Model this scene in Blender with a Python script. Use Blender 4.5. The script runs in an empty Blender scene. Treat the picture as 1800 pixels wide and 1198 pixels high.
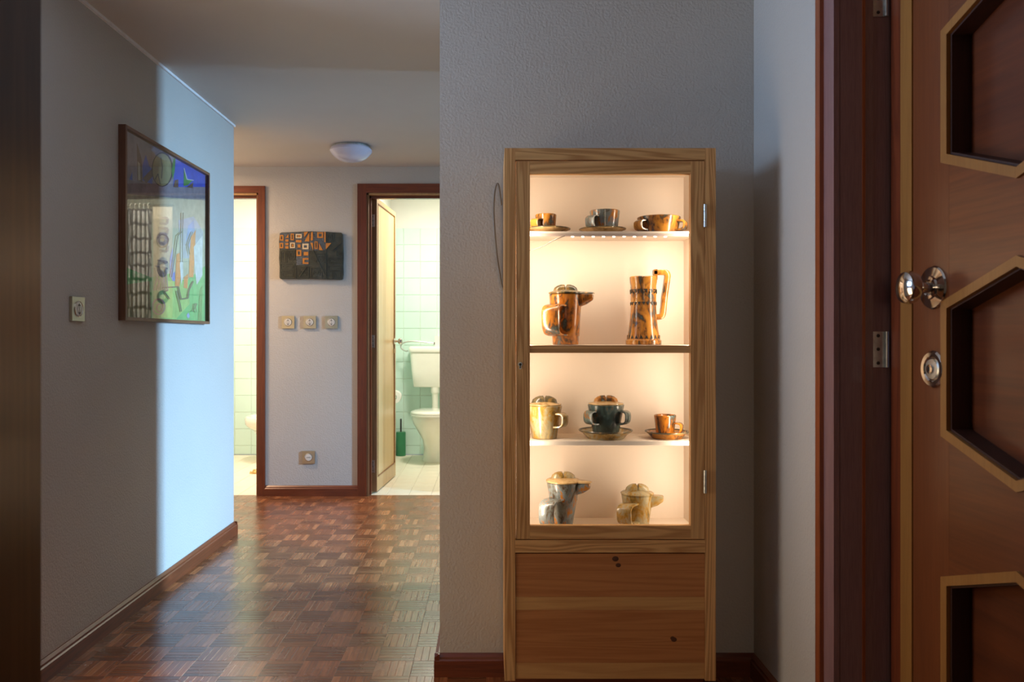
import bpy, bmesh, math, random
from mathutils import Vector, Matrix
random.seed(7)
SC = bpy.context.scene
COL = SC.collection

# ------------------------------------------------------------------ camera, world, lights, exposure
CAMZ = 1.06
cam_d = bpy.data.cameras.new('camera'); cam = bpy.data.objects.new('camera', cam_d); COL.objects.link(cam)
cam.location = (0, 0, CAMZ); cam.rotation_euler = (math.radians(90), 0, 0)
cam_d.sensor_width = 36; cam_d.lens = 28.0
cam_d.shift_x = 38/1800; cam_d.shift_y = -7/1800
cam_d.dof.use_dof = True; cam_d.dof.focus_distance = 3.0; cam_d.dof.aperture_fstop = 5.6
cam_d.clip_start = 0.05
SC.camera = cam

world = bpy.data.worlds.new('world'); SC.world = world; world.use_nodes = True
bg = world.node_tree.nodes['Background']; bg.inputs[0].default_value = (0.45, 0.62, 1.0, 1); bg.inputs[1].default_value = 0.4

def area(name, loc, rot, sx, sy, power, color, spread=180):
    l = bpy.data.lights.new(name, 'AREA'); l.shape = 'RECTANGLE'; l.size = sx; l.size_y = sy
    l.energy = power; l.color = color; l.spread = math.radians(spread)
    o = bpy.data.objects.new(name, l); COL.objects.link(o); o.location = loc
    o.rotation_euler = [math.radians(a) for a in rot]
    return o
# daylight through the glazed opening in the left wall of the near room (out of frame), facing +x
area('daylight_near_window', (-1.56, 1.92, 1.76), (108, 0, -112), 0.60, 0.62, 18, (0.47, 0.68, 1.0), 120)
# added warm fill light low in that opening, to warm the lower walls
area('fill_near_window', (-1.56, 1.88, 0.62), (90, 0, -90), 0.60, 0.90, 12, (1.0, 0.72, 0.42))
# daylight through the window at the end of the side passage, facing -x and down
area('daylight_passage_window', (3.22, 3.66, 1.75), (66, 0, 90), 0.30, 1.3, 120, (0.36, 0.66, 1.0), 75)
# bathroom ceiling lamps
area('bathroom_lamp_light', (-0.25, 6.1, 2.36), (0, 0, 0), 0.30, 0.30, 42, (1.0, 0.92, 0.80))
area('washroom_lamp_light', (-1.75, 6.2, 2.36), (0, 0, 0), 0.30, 0.30, 38, (1.0, 0.92, 0.80))
# warm ceiling lamp in the side hall at the left
area('hall_lamp_light', (-2.25, 4.80, 2.15), (0, 0, 0), 0.20, 0.20, 34, (1.0, 0.66, 0.40))
# added warm fill light behind the camera, standing for no known lamp
area('room_fill_light', (-0.1, -3.0, 1.2), (90, 0, 0), 0.5, 0.8, 9, (1.0, 0.76, 0.52))

SC.view_settings.view_transform = 'Standard'; SC.view_settings.look = 'None'
SC.view_settings.gamma = 1.0; SC.view_settings.use_curve_mapping = False
SC.view_settings.exposure = 0.0
try:
    SC.cycles.use_denoising = True
    SC.cycles.max_bounces = 10; SC.cycles.diffuse_bounces = 6; SC.cycles.glossy_bounces = 4
    SC.cycles.transparent_max_bounces = 12
    SC.cycles.sample_clamp_indirect = 2.5
    SC.cycles.use_adaptive_sampling = False
    SC.cycles.caustics_reflective = False; SC.cycles.caustics_refractive = False
except Exception:
    pass

# ------------------------------------------------------------------ materials
MATS = {}
def nodes_of(name):
    m = bpy.data.materials.new(name); m.use_nodes = True
    nt = m.node_tree; b = nt.nodes['Principled BSDF']
    MATS[name] = m
    return m, nt, b
def N(nt, kind, **kw):
    n = nt.nodes.new(kind)
    for k, v in kw.items():
        setattr(n, k, v)
    return n
def L(nt, a, b): nt.links.new(a, b)
def ramp(nt, fac, stops):
    r = N(nt, 'ShaderNodeValToRGB'); e = r.color_ramp.elements
    while len(e) < len(stops): e.new(0.5)
    for el, (p, c) in zip(e, stops):
        el.position = p; el.color = (*c, 1)
    L(nt, fac, r.inputs[0]); return r.outputs[0]
def coords(nt, scale=(1, 1, 1), kind='Object', loc=(0, 0, 0)):
    if kind == 'Position':
        src = N(nt, 'ShaderNodeNewGeometry').outputs['Position']
    else:
        src = N(nt, 'ShaderNodeTexCoord').outputs[kind]
    mp = N(nt, 'ShaderNodeMapping'); mp.inputs['Scale'].default_value = scale; mp.inputs['Location'].default_value = loc
    L(nt, src, mp.inputs['Vector']); return mp.outputs[0]
def noise(nt, vec, scale, detail=4, rough=0.55, dist=0.0):
    n = N(nt, 'ShaderNodeTexNoise'); n.inputs['Scale'].default_value = scale; n.inputs['Detail'].default_value = detail
    n.inputs['Roughness'].default_value = rough; n.inputs['Distortion'].default_value = dist
    L(nt, vec, n.inputs['Vector']); return n.outputs['Fac']
def mixc(nt, fac, a, b, blend='MIX'):
    m = N(nt, 'ShaderNodeMix', data_type='RGBA', blend_type=blend)
    def put(s, v):
        if isinstance(v, (tuple, list)): s.default_value = (*v, 1)
        elif isinstance(v, (int, float)): s.default_value = v
        else: L(nt, v, s)
    put(m.inputs[0], fac); put(m.inputs[6], a); put(m.inputs[7], b)
    return m.outputs[2]
def math_n(nt, op, a, b=None):
    m = N(nt, 'ShaderNodeMath', operation=op)
    for i, v in enumerate((a, b)):
        if v is None: continue
        if isinstance(v, (int, float)): m.inputs[i].default_value = v
        else: L(nt, v, m.inputs[i])
    return m.outputs[0]
def bump(nt, b, h, strength, dist=0.002):
    n = N(nt, 'ShaderNodeBump'); n.inputs['Strength'].default_value = strength; n.inputs['Distance'].default_value = dist
    L(nt, h, n.inputs['Height']); L(nt, n.outputs[0], b.inputs['Normal'])

def plain(name, col, rough=0.5, metal=0.0, var=0.06, vscale=20, spec=0.5, coat=0.0):
    m, nt, b = nodes_of(name)
    f = noise(nt, coords(nt, kind='Position'), vscale, 3)
    c = ramp(nt, f, [(0.3, tuple(x*(1-var) for x in col)), (0.7, tuple(min(1, x*(1+var)) for x in col))])
    L(nt, c, b.inputs['Base Color']); b.inputs['Roughness'].default_value = rough; b.inputs['Metallic'].default_value = metal
    b.inputs['Specular IOR Level'].default_value = spec
    b.inputs['Coat Weight'].default_value = coat; b.inputs['Coat Roughness'].default_value = 0.1
    return m
def plaster(name, col, strength=0.5, scale=150):
    m, nt, b = nodes_of(name)
    v = coords(nt, kind='Position')
    big = noise(nt, v, 1.7, 4)
    c = ramp(nt, big, [(0.3, tuple(x*0.94 for x in col)), (0.7, col)])
    L(nt, c, b.inputs['Base Color']); b.inputs['Roughness'].default_value = 0.75
    b.inputs['Specular IOR Level'].default_value = 0.25
    h = noise(nt, v, scale, 3, 0.5)
    bump(nt, b, h, strength, 0.004)
    return m
def wood(name, light, dark, axis='z', freq=60, rough=0.4, rand=0.15, rings=0.5, coat=0.0, position=False, spec=0.5, ringf=42.0):
    """grain runs along axis"""
    m, nt, b = nodes_of(name)
    sc = {'x': (0.045, 1, 1), 'y': (1, 0.045, 1), 'z': (1, 1, 0.045)}[axis]
    oi = N(nt, 'ShaderNodeObjectInfo')
    src = N(nt, 'ShaderNodeNewGeometry').outputs['Position'] if position else N(nt, 'ShaderNodeTexCoord').outputs['Object']
    add = N(nt, 'ShaderNodeVectorMath', operation='MULTIPLY_ADD')
    rv = N(nt, 'ShaderNodeCombineXYZ')
    for i in range(3): L(nt, oi.outputs['Random'], rv.inputs[i])
    L(nt, rv.outputs[0], add.inputs[0]); add.inputs[1].default_value = (7.3, 5.1, 9.7); L(nt, src, add.inputs[2])
    mp = N(nt, 'ShaderNodeMapping'); mp.inputs['Scale'].default_value = sc; L(nt, add.outputs[0], mp.inputs[0])
    v = mp.outputs[0]
    fine = noise(nt, v, freq*5, 4, 0.6)
    mid = noise(nt, v, freq*0.28, 3, 0.5, 0.6)
    wv = N(nt, 'ShaderNodeMath', operation='SINE')
    L(nt, math_n(nt, 'MULTIPLY', mid, ringf), wv.inputs[0])
    ringv = math_n(nt, 'MULTIPLY_ADD', wv.outputs[0], 0.5); ringv.node.inputs[2].default_value = 0.5
    f = math_n(nt, 'ADD', math_n(nt, 'MULTIPLY', ringv, rings), math_n(nt, 'MULTIPLY', fine, 1-rings))
    c = ramp(nt, f, [(0.12, dark), (0.75, light)])
    hv = N(nt, 'ShaderNodeHueSaturation'); L(nt, c, hv.inputs['Color'])
    val = math_n(nt, 'MULTIPLY_ADD', oi.outputs['Random'], 2*rand); val.node.inputs[2].default_value = 1-rand
    L(nt, val, hv.inputs['Value'])
    L(nt, hv.outputs[0], b.inputs['Base Color'])
    b.inputs['Roughness'].default_value = rough; b.inputs['Coat Weight'].default_value = coat; b.inputs['Coat Roughness'].default_value = 0.18
    b.inputs['Specular IOR Level'].default_value = spec
    bump(nt, b, fine, 0.12, 0.001)
    return m

M_wall = plaster('wall_plaster', (0.53, 0.515, 0.485), 0.55, 130)
M_ceil = plaster('ceiling_plaster', (0.65, 0.615, 0.575), 0.06, 90)
M_white = plaster('bathroom_white_plaster', (0.86, 0.84, 0.79), 0.05, 90)
M_cove = plain('white_cove', (0.85, 0.86, 0.88), 0.5)
M_tile = plain('mint_tile', (0.62, 0.79, 0.71), 0.16, var=0.03, vscale=4)
M_grout = plain('pale_grout', (0.80, 0.82, 0.72), 0.8)
M_ftile = plain('cream_floor_tile', (0.80, 0.73, 0.58), 0.3, var=0.03, vscale=6)
M_fgrout = plain('grey_floor_grout', (0.55, 0.5, 0.42), 0.8)
M_mahog = wood('mahogany_vertical', (0.19, 0.042, 0.013), (0.075, 0.014, 0.005), 'z', 70, 0.35, 0.1, 0.25, 0.3)
M_mahog_x = wood('mahogany_along_x', (0.19, 0.042, 0.013), (0.075, 0.014, 0.005), 'x', 70, 0.35, 0.1, 0.25, 0.3)
M_mahog_y = wood('mahogany_along_y', (0.21, 0.050, 0.016), (0.085, 0.018, 0.006), 'y', 70, 0.35, 0.1, 0.25, 0.3)
M_jambwood = wood('door_jamb_wood', (0.29, 0.165, 0.165), (0.17, 0.090, 0.092), 'z', 80, 0.38, 0.08, 0.1, 0.3)  # purplish, lightened tone: bluish light on the jamb put into the colour
M_redwood = wood('red_moulding_wood', (0.34, 0.090, 0.026), (0.17, 0.038, 0.012), 'z', 80, 0.32, 0.05, 0.2, 0.3)
M_darkpost = wood('dark_stained_post', (0.075, 0.030, 0.010), (0.030, 0.010, 0.004), 'z', 50, 0.3, 0.05, 0.3, 0.2)
M_door_v = wood('entrance_stile_walnut', (0.19, 0.054, 0.014), (0.130, 0.034, 0.009), 'z', 45, 0.36, 0.08, 0.12, 0.25)
M_door_h = wood('entrance_rail_walnut', (0.19, 0.054, 0.014), (0.095, 0.026, 0.008), 'x', 26, 0.36, 0.10, 0.14, 0.25)
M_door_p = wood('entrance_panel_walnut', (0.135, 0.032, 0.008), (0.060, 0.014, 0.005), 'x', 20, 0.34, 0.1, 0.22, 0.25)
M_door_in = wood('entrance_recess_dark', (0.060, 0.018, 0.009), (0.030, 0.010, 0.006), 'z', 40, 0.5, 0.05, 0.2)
M_gold = wood('golden_oak_strip', (0.34, 0.155, 0.036), (0.25, 0.105, 0.024), 'z', 60, 0.4, 0.06, 0.2, 0.1)
M_bath_door = wood('pale_door_veneer', (0.62, 0.40, 0.18), (0.50, 0.30, 0.12), 'z', 12, 0.35, 0.03, 0.35, 0.3)
M_bath_rail = wood('door_frame_oak', (0.52, 0.31, 0.13), (0.40, 0.22, 0.085), 'z', 40, 0.35, 0.03, 0.3, 0.3)
M_bath_edge = wood('door_edge_brown', (0.26, 0.115, 0.045), (0.16, 0.062, 0.024), 'z', 60, 0.45, 0.03, 0.3)
P_L, P_D = (0.72, 0.430, 0.175), (0.44, 0.210, 0.068)
M_pine_v = wood('pine_vertical', P_L, P_D, 'z', 52, 0.5, 0.07, 0.55, ringf=95)
M_pine_h = wood('pine_horizontal', P_L, P_D, 'x', 52, 0.5, 0.07, 0.55, ringf=95)
M_pine_red = wood('pine_plank_reddish', (0.56, 0.245, 0.085), (0.41, 0.155, 0.048), 'x', 40, 0.45, 0.06, 0.35, ringf=80)
M_pine_pale = wood('pine_plank_pale', (0.64, 0.365, 0.135), (0.50, 0.25, 0.085), 'x', 60, 0.45, 0.06, 0.4)
M_knot = plain('pine_knot', (0.10, 0.035, 0.015), 0.5)
M_cream = plain('cream_paint', (0.84, 0.74, 0.63), 0.45, var=0.02, vscale=6)
M_chrome = plain('polished_nickel', (0.72, 0.70, 0.67), 0.10, 1.0, 0.02)
M_steel = plain('zinc_hinge', (0.62, 0.66, 0.66), 0.35, 1.0, 0.15, 60)
M_brassplate = plain('champagne_metal_plate', (0.62, 0.55, 0.40), 0.30, 1.0, 0.03)
M_dial = plain('ivory_dial', (0.72, 0.70, 0.64), 0.35)
M_black = plain('black_mark', (0.02, 0.02, 0.02), 0.5)
M_porc = plain('white_porcelain', (0.86, 0.83, 0.74), 0.08, var=0.01, coat=0.4)
M_green = plain('green_plastic', (0.035, 0.19, 0.085), 0.35)
M_paper = plain('tissue_paper', (0.86, 0.84, 0.80), 0.9)
M_cloth = plain('pale_cloth', (0.62, 0.56, 0.42), 0.9)
M_print = plain('grey_violet_print', (0.13, 0.12, 0.14), 0.9, var=0.5, vscale=40)
M_card = plain('cardboard_core', (0.25, 0.22, 0.18), 0.9)
M_hose = plain('braided_steel_hose', (0.55, 0.54, 0.50), 0.35, 0.8, 0.2, 300)
M_mat = plain('yellow_tufted_mat', (0.66, 0.46, 0.16), 0.95, var=0.4, vscale=120)
M_opal = plain('opal_lamp_glass', (0.62, 0.62, 0.76), 0.25, var=0.01)
M_grey = plain('grey_cable', (0.22, 0.20, 0.17), 0.5)
M_ledbar = plain('led_bar_aluminium', (0.60, 0.48, 0.42), 0.4)
M_subfloor = plain('dark_joint_bitumen', (0.035, 0.022, 0.014), 0.9)
M_frame = wood('picture_frame_walnut', (0.17, 0.066, 0.030), (0.085, 0.030, 0.014), 'z', 60, 0.4, 0.04, 0.3)
M_frame_y = wood('picture_frame_walnut_along', (0.22, 0.105, 0.050), (0.12, 0.050, 0.024), 'y', 60, 0.4, 0.04, 0.3)

def led_mat():
    m, nt, b = nodes_of('led_emitter')
    b.inputs['Emission Color'].default_value = (1.0, 0.84, 0.62, 1); b.inputs['Emission Strength'].default_value = 14
    return m
M_led = led_mat()

def glass_mat(name, ior, tint=(1, 1, 1), rough=0.0):
    m, nt, b = nodes_of(name); nt.nodes.remove(b)
    out = nt.nodes['Material Output']
    fr = N(nt, 'ShaderNodeFresnel'); fr.inputs['IOR'].default_value = ior
    bf = N(nt, 'ShaderNodeNewGeometry').outputs['Backfacing']
    mr = N(nt, 'ShaderNodeMapRange'); mr.inputs[3].default_value = ior; mr.inputs[4].default_value = 1/ior
    L(nt, bf, mr.inputs[0]); L(nt, mr.outputs[0], fr.inputs['IOR'])
    tr = N(nt, 'ShaderNodeBsdfTransparent'); tr.inputs[0].default_value = (*tint, 1)
    gl = N(nt, 'ShaderNodeBsdfGlossy'); gl.inputs['Roughness'].default_value = rough
    mx = N(nt, 'ShaderNodeMixShader'); L(nt, fr.outputs[0], mx.inputs[0]); L(nt, tr.outputs[0], mx.inputs[1]); L(nt, gl.outputs[0], mx.inputs[2])
    L(nt, mx.outputs[0], out.inputs['Surface'])
    return m
M_glass = glass_mat('cabinet_glass', 1.25)
M_picglass = glass_mat('picture_glass', 1.5)

def glaze(name, seed, stops, scale=30, rough=0.24, streak=0.5):
    """mottled stoneware glaze with vertical runs"""
    m, nt, b = nodes_of(name)
    v = coords(nt, (1, 1, streak), 'Position', (seed*3.1, seed*1.7, seed*0.9))
    n1 = noise(nt, v, scale, 6, 0.62, 0.8)
    n2 = noise(nt, v, scale*5, 3, 0.6)
    f = math_n(nt, 'ADD', math_n(nt, 'MULTIPLY', n1, 0.8), math_n(nt, 'MULTIPLY', n2, 0.2))
    c = ramp(nt, f, stops)
    L(nt, c, b.inputs['Base Color']); b.inputs['Roughness'].default_value = rough
    b.inputs['Coat Weight'].default_value = 0.4; b.inputs['Coat Roughness'].default_value = 0.08
    bump(nt, b, n2, 0.25, 0.0015)
    return m
OR, BR, TE, BL, CR = (0.50, 0.185, 0.018), (0.065, 0.030, 0.010), (0.045, 0.075, 0.072), (0.19, 0.24, 0.26), (0.55, 0.40, 0.16)
G_orange = glaze('glaze_orange_brown', 1, [(0.34, (0.16, 0.20, 0.20)), (0.40, TE), (0.45, BR), (0.51, (0.36, 0.115, 0.010)), (0.60, OR)])
G_amber = glaze('glaze_amber', 2, [(0.36, TE), (0.43, BR), (0.49, (0.30, 0.115, 0.014)), (0.57, (0.46, 0.19, 0.022)), (0.7, (0.52, 0.25, 0.035))])
G_teal = glaze('glaze_dark_teal', 3, [(0.38, (0.02, 0.03, 0.03)), (0.50, TE), (0.58, (0.10, 0.14, 0.13)), (0.66, (0.27, 0.10, 0.014))])
G_blue = glaze('glaze_blue_orange', 4, [(0.38, BR), (0.46, (0.16, 0.17, 0.15)), (0.52, BL), (0.58, (0.40, 0.15, 0.015)), (0.7, OR)])
G_gold = glaze('glaze_gold_grey', 5, [(0.36, (0.10, 0.075, 0.02)), (0.46, (0.36, 0.20, 0.03)), (0.55, (0.33, 0.29, 0.18)), (0.66, CR)])
G_cream = glaze('glaze_cream_rim', 6, [(0.36, (0.30, 0.18, 0.05)), (0.50, (0.58, 0.38, 0.16)), (0.66, (0.68, 0.48, 0.24))])
G_dark = glaze('glaze_dark_knob', 7, [(0.38, (0.03, 0.03, 0.025)), (0.52, (0.09, 0.07, 0.03)), (0.64, (0.34, 0.19, 0.05))])
G_groove = plain('glaze_groove_dark', (0.020, 0.020, 0.016), 0.35)
G_relief = glaze('relief_dark_green', 8, [(0.36, (0.014, 0.019, 0.014)), (0.52, (0.030, 0.038, 0.028)), (0.68, (0.060, 0.058, 0.042))], 22, 0.4, 1)
G_inlay = glaze('relief_orange', 9, [(0.3, (0.42, 0.15, 0.02)), (0.6, (0.56, 0.22, 0.03))], 30, 0.35, 1)
G_inlay_c = glaze('relief_cream', 10, [(0.3, (0.60, 0.45, 0.26)), (0.6, (0.75, 0.60, 0.38))], 30, 0.35, 1)
G_relief_blue = glaze('relief_blue_grey', 11, [(0.4, (0.02, 0.025, 0.03)), (0.6, (0.12, 0.15, 0.19))], 120, 0.35, 1)

def parquet_mat(name, axis, k):
    m, nt, b = nodes_of(name)
    sc = (0.06, 1, 1) if axis == 'x' else (1, 0.06, 1)
    v = coords(nt, sc, 'Position')
    oi = N(nt, 'ShaderNodeObjectInfo'); ge = N(nt, 'ShaderNodeNewGeometry')
    rnd = math_n(nt, 'FRACT', math_n(nt, 'ADD', math_n(nt, 'MULTIPLY', oi.outputs['Random'], 3.7), ge.outputs['Random Per Island']))
    tone = ramp(nt, rnd, [(0.0, (0.155*k, 0.046*k, 0.014*k)), (0.5, (0.195*k, 0.062*k, 0.020*k)), (0.85, (0.23*k, 0.078*k, 0.027*k)), (1.0, (0.30*k, 0.115*k, 0.042*k))])
    g = noise(nt, v, 150, 2, 0.5)
    gc = ramp(nt, g, [(0.3, (0.62, 0.62, 0.62)), (0.7, (1.12, 1.1, 1.08))])
    c = mixc(nt, 1.0, tone, gc, 'MULTIPLY')
    L(nt, c, b.inputs['Base Color'])
    w = noise(nt, coords(nt, kind='Position'), 6, 4)
    r = N(nt, 'ShaderNodeMapRange'); r.inputs[1].default_value = 0.3; r.inputs[2].default_value = 0.7
    r.inputs[3].default_value = 0.22; r.inputs[4].default_value = 0.30
    L(nt, w, r.inputs[0]); L(nt, r.outputs[0], b.inputs['Roughness'])
    b.inputs['Specular IOR Level'].default_value = 0.95
    bump(nt, b, g, 0.04, 0.0006)
    return m
M_par_x = parquet_mat('parquet_grain_x', 'x', 0.88)
M_par_y = parquet_mat('parquet_grain_y', 'y', 1.42)  # base tones set apart per direction: grain-dependent sheen put into the colour

def curtain_mat():
    m, nt, b = nodes_of('curtain_lattice')
    v = coords(nt, (1, 1, 1), 'UV')
    vo = N(nt, 'ShaderNodeTexVoronoi', feature='DISTANCE_TO_EDGE'); vo.inputs['Scale'].default_value = 9; vo.inputs['Randomness'].default_value = 0.25
    L(nt, v, vo.inputs['Vector'])
    c = ramp(nt, vo.outputs['Distance'], [(0.06, (0.03, 0.03, 0.035)), (0.14, (0.55, 0.55, 0.52))])
    L(nt, c, b.inputs['Base Color']); b.inputs['Roughness'].default_value = 0.7
    return m
M_curtain = curtain_mat()

# ------------------------------------------------------------------ helpers
def tag(o, label=None, cat=None, group=None, kind=None):
    if label: o['label'] = label
    if cat: o['category'] = cat
    if group: o['group'] = group
    if kind: o['kind'] = kind
    return o
def empty(name, loc=(0, 0, 0), rz=0.0, parent=None):
    o = bpy.data.objects.new(name, None); COL.objects.link(o); o.location = loc; o.rotation_euler = (0, 0, rz)
    o.empty_display_size = 0.05
    if parent: o.parent = parent
    return o
def base_of(parent):
    p = Vector((0, 0, 0))
    while parent:
        p += parent.location; parent = parent.parent
    return p
def link(name, me, mat, parent=None, smooth=False, local=False):
    o = bpy.data.objects.new(name, me); COL.objects.link(o)
    if mat:
        for mm in (mat if isinstance(mat, list) else [mat]): me.materials.append(mm)
    if smooth:
        for p in me.polygons: p.use_smooth = True
    if parent:
        o.parent = parent
        if not local:
            off = base_of(parent)
            me.transform(Matrix.Translation(-off))
    return o
def from_bm(name, bm, mat, parent=None, smooth=False, local=False, bevel=0.0, seg=1, origin=None, sharp=40):
    if bevel > 0:
        es = [e for e in bm.edges if len(e.link_faces) == 2 and e.calc_face_angle(0) > 0.5]
        bmesh.ops.bevel(bm, geom=es, offset=bevel, segments=seg, affect='EDGES', clamp_overlap=True)
    bmesh.ops.recalc_face_normals(bm, faces=bm.faces)
    me = bpy.data.meshes.new(name); bm.to_mesh(me); bm.free()
    o = link(name, me, mat, parent, False, local)
    if smooth:
        for p in me.polygons: p.use_smooth = True
        try: me.set_sharp_from_angle(angle=math.radians(sharp))
        except Exception: pass
    if origin is not None and parent is None:
        me.transform(Matrix.Translation(-Vector(origin))); o.location = origin
    return o
def add_box(bm, x0, x1, y0, y1, z0, z1):
    v = [bm.verts.new(p) for p in ((x0, y0, z0), (x1, y0, z0), (x1, y1, z0), (x0, y1, z0), (x0, y0, z1), (x1, y0, z1), (x1, y1, z1), (x0, y1, z1))]
    for f in ((0, 3, 2, 1), (4, 5, 6, 7), (0, 1, 5, 4), (1, 2, 6, 5), (2, 3, 7, 6), (3, 0, 4, 7)): bm.faces.new([v[i] for i in f])
def box(name, b, mat, parent=None, bevel=0.0, seg=1, local=False, smooth=False):
    bm = bmesh.new(); add_box(bm, *b)
    org = None if parent else ((b[0]+b[1])/2, (b[2]+b[3])/2, b[4])
    return from_bm(name, bm, mat, parent, smooth or (bevel > 0 and seg > 1), local, bevel, seg, org)
def add_prism(bm, pts, a0, a1, axis='y'):
    """polygon pts in the plane across axis: y -> (x,z), x -> (y,z), z -> (x,y)"""
    def P(p, a): return {'y': (p[0], a, p[1]), 'x': (a, p[0], p[1]), 'z': (p[0], p[1], a)}[axis]
    v0 = [bm.verts.new(P(p, a0)) for p in pts]; v1 = [bm.verts.new(P(p, a1)) for p in pts]
    n = len(pts)
    bm.faces.new(v0); bm.faces.new(v1[::-1])
    for i in range(n): bm.faces.new([v0[i], v0[(i+1) % n], v1[(i+1) % n], v1[i]])
def prism(name, pts, a0, a1, axis, mat, parent=None, bevel=0.0, seg=1, local=False, smooth=False):
    bm = bmesh.new(); add_prism(bm, pts, a0, a1, axis)
    return from_bm(name, bm, mat, parent, smooth, local, bevel, seg, None)
def add_rings(bm, rings, cap0=True, cap1=True, closed=True):
    vr = [[bm.verts.new(p) for p in r] for r in rings]
    n = len(vr[0])
    for a, b in zip(vr[:-1], vr[1:]):
        for i in range(n if closed else n-1):
            j = (i+1) % n
            bm.faces.new([a[i], a[j], b[j], b[i]])
    if cap0: bm.faces.new(vr[0][::-1])
    if cap1: bm.faces.new(vr[-1])
    return vr
def lathe(name, prof, c, mat, parent=None, seg=32, sx=1.0, sy=1.0, cap0=True, cap1=True, tilt=None, local=False, sharp=35):
    """prof = [(r, z)], revolved about the vertical through c"""
    bm = bmesh.new()
    rings = [[(r*math.cos(t)*sx, r*math.sin(t)*sy, z) for t in [2*math.pi*i/seg for i in range(seg)]] for r, z in prof]
    add_rings(bm, rings, cap0, cap1)
    M = Matrix.Translation(Vector(c))
    if tilt is not None: M = M @ tilt
    bmesh.ops.transform(bm, matrix=M, verts=bm.verts)
    return from_bm(name, bm, mat, parent, True, local, sharp=sharp)
def loft(name, secs, mat, parent=None, seg=36, power=2.0, local=False, sharp=50):
    """secs = [(z, cx, cy, rx, ry)] super-ellipse sections"""
    bm = bmesh.new(); rings = []
    for z, cx, cy, rx, ry in secs:
        r = []
        for i in range(seg):
            t = 2*math.pi*i/seg; c, s = math.cos(t), math.sin(t)
            r.append((cx+rx*math.copysign(abs(c)**(2/power), c), cy+ry*math.copysign(abs(s)**(2/power), s), z))
        rings.append(r)
    add_rings(bm, rings)
    return from_bm(name, bm, mat, parent, True, local, sharp=sharp)
def add_sweep(bm, path, wdir, w, t, closed=False):
    """rectangular section swept along path; w along wdir, t across"""
    pts = [Vector(p) for p in path]; wd = Vector(wdir).normalized(); rings = []
    n = len(pts)
    for i, p in enumerate(pts):
        if closed: tg = pts[(i+1) % n]-pts[i-1]
        else: tg = pts[min(i+1, n-1)]-pts[max(i-1, 0)]
        tg.normalize(); nn = tg.cross(wd).normalized()
        ww = w[i] if isinstance(w, (list, tuple)) else w
        rings.append([p+wd*a*ww/2+nn*b*t/2 for a, b in ((-0.8, -1), (0.8, -1), (1, -0.6), (1, 0.6), (0.8, 1), (-0.8, 1), (-1, 0.6), (-1, -0.6))])
    if closed: rings.append(rings[0])
    add_rings(bm, rings, not closed, not closed)
def smooth_path(pts, n=8):
    """Catmull-Rom through pts"""
    P = [Vector(p) for p in pts]; out = []
    for i in range(len(P)-1):
        p0, p1, p2, p3 = P[max(i-1, 0)], P[i], P[i+1], P[min(i+2, len(P)-1)]
        for k in range(n):
            t = k/n
            out.append(0.5*((2*p1)+(p2-p0)*t+(2*p0-5*p1+4*p2-p3)*t*t+(3*p1-p0-3*p2+p3)*t**3))
    out.append(P[-1]); return out
def tube(name, path, r, mat, parent=None, seg=8, local=False):
    bm = bmesh.new(); pts = [Vector(p) for p in path]; rings = []; prev = None
    for i, p in enumerate(pts):
        tg = (pts[min(i+1, len(pts)-1)]-pts[max(i-1, 0)]).normalized()
        if prev is None:
            a = Vector((0, 0, 1)) if abs(tg.z) < 0.9 else Vector((1, 0, 0))
            u = tg.cross(a).normalized()
        else:
            u = (prev-tg*prev.dot(tg)).normalized()
        prev = u; w = tg.cross(u)
        rings.append([p+(u*math.cos(2*math.pi*k/seg)+w*math.sin(2*math.pi*k/seg))*r for k in range(seg)])
    add_rings(bm, rings)
    return from_bm(name, bm, mat, parent, True, local)
def structure(o, label=None): return tag(o, label, None, None, 'structure')
ROT_X = Matrix.Rotation(math.radians(90), 4, 'X')     # lathe axis z -> -y (towards the camera)

# ------------------------------------------------------------------ the setting
CEIL = 2.197
XL, YB, YC, XR = -1.379, 5.32, 2.50, 0.827
XC, YP = -0.159, 3.42           # corner of the cabinet wall, near side of the side passage
def wall(name, boxes, mat, label):
    bm = bmesh.new()
    for b in boxes: add_box(bm, *b)
    return structure(from_bm(name, bm, mat), label)
floor = structure(box('floor', (-2.7, 3.2, -3.7, YB+0.02, -0.06, -0.004), M_subfloor), 'brown mosaic parquet floor of the corridor')
wall('ceiling', [(-2.7, 3.2, -3.7, YB, CEIL, CEIL+0.1)], M_ceil, 'off white flat ceiling')
# left wall with the window opening (out of frame) at y 1.08..1.92
wall('wall_left', [(XL-0.15, XL, 2.27, 4.28, 0, CEIL), (XL-0.15, XL, -3.6, 1.53, 0, CEIL),
                   (XL-0.15, XL, 1.53, 2.27, 2.12, CEIL)], M_wall, 'grey plaster wall with the framed picture')
wall('wall_hall', [(-2.7, XL-0.15, 4.16, 4.28, 0, CEIL), (-2.8, -2.7, 4.16, YB, 0, CEIL)], M_wall, 'grey plaster wall of the side hall')
LX0, LX1, RX0, RX1, DTOP = -2.25, -1.548, -0.825, -0.11, 2.02
wall('wall_back', [(-2.8, LX0, YB, YB+0.12, 0, 2.4), (LX1, RX0, YB, YB+0.12, 0, 2.4), (RX1, 3.3, YB, YB+0.12, 0, 2.4),
                   (LX0, LX1, YB, YB+0.12, DTOP, 2.4), (RX0, RX1, YB, YB+0.12, DTOP, 2.4)], M_wall, 'grey plaster wall between the two bathroom doors')
wall('wall_centre', [(XC, 3.2, YC, YP, 0, CEIL)], M_wall, 'blue grey plaster wall behind the display cabinet')
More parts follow.
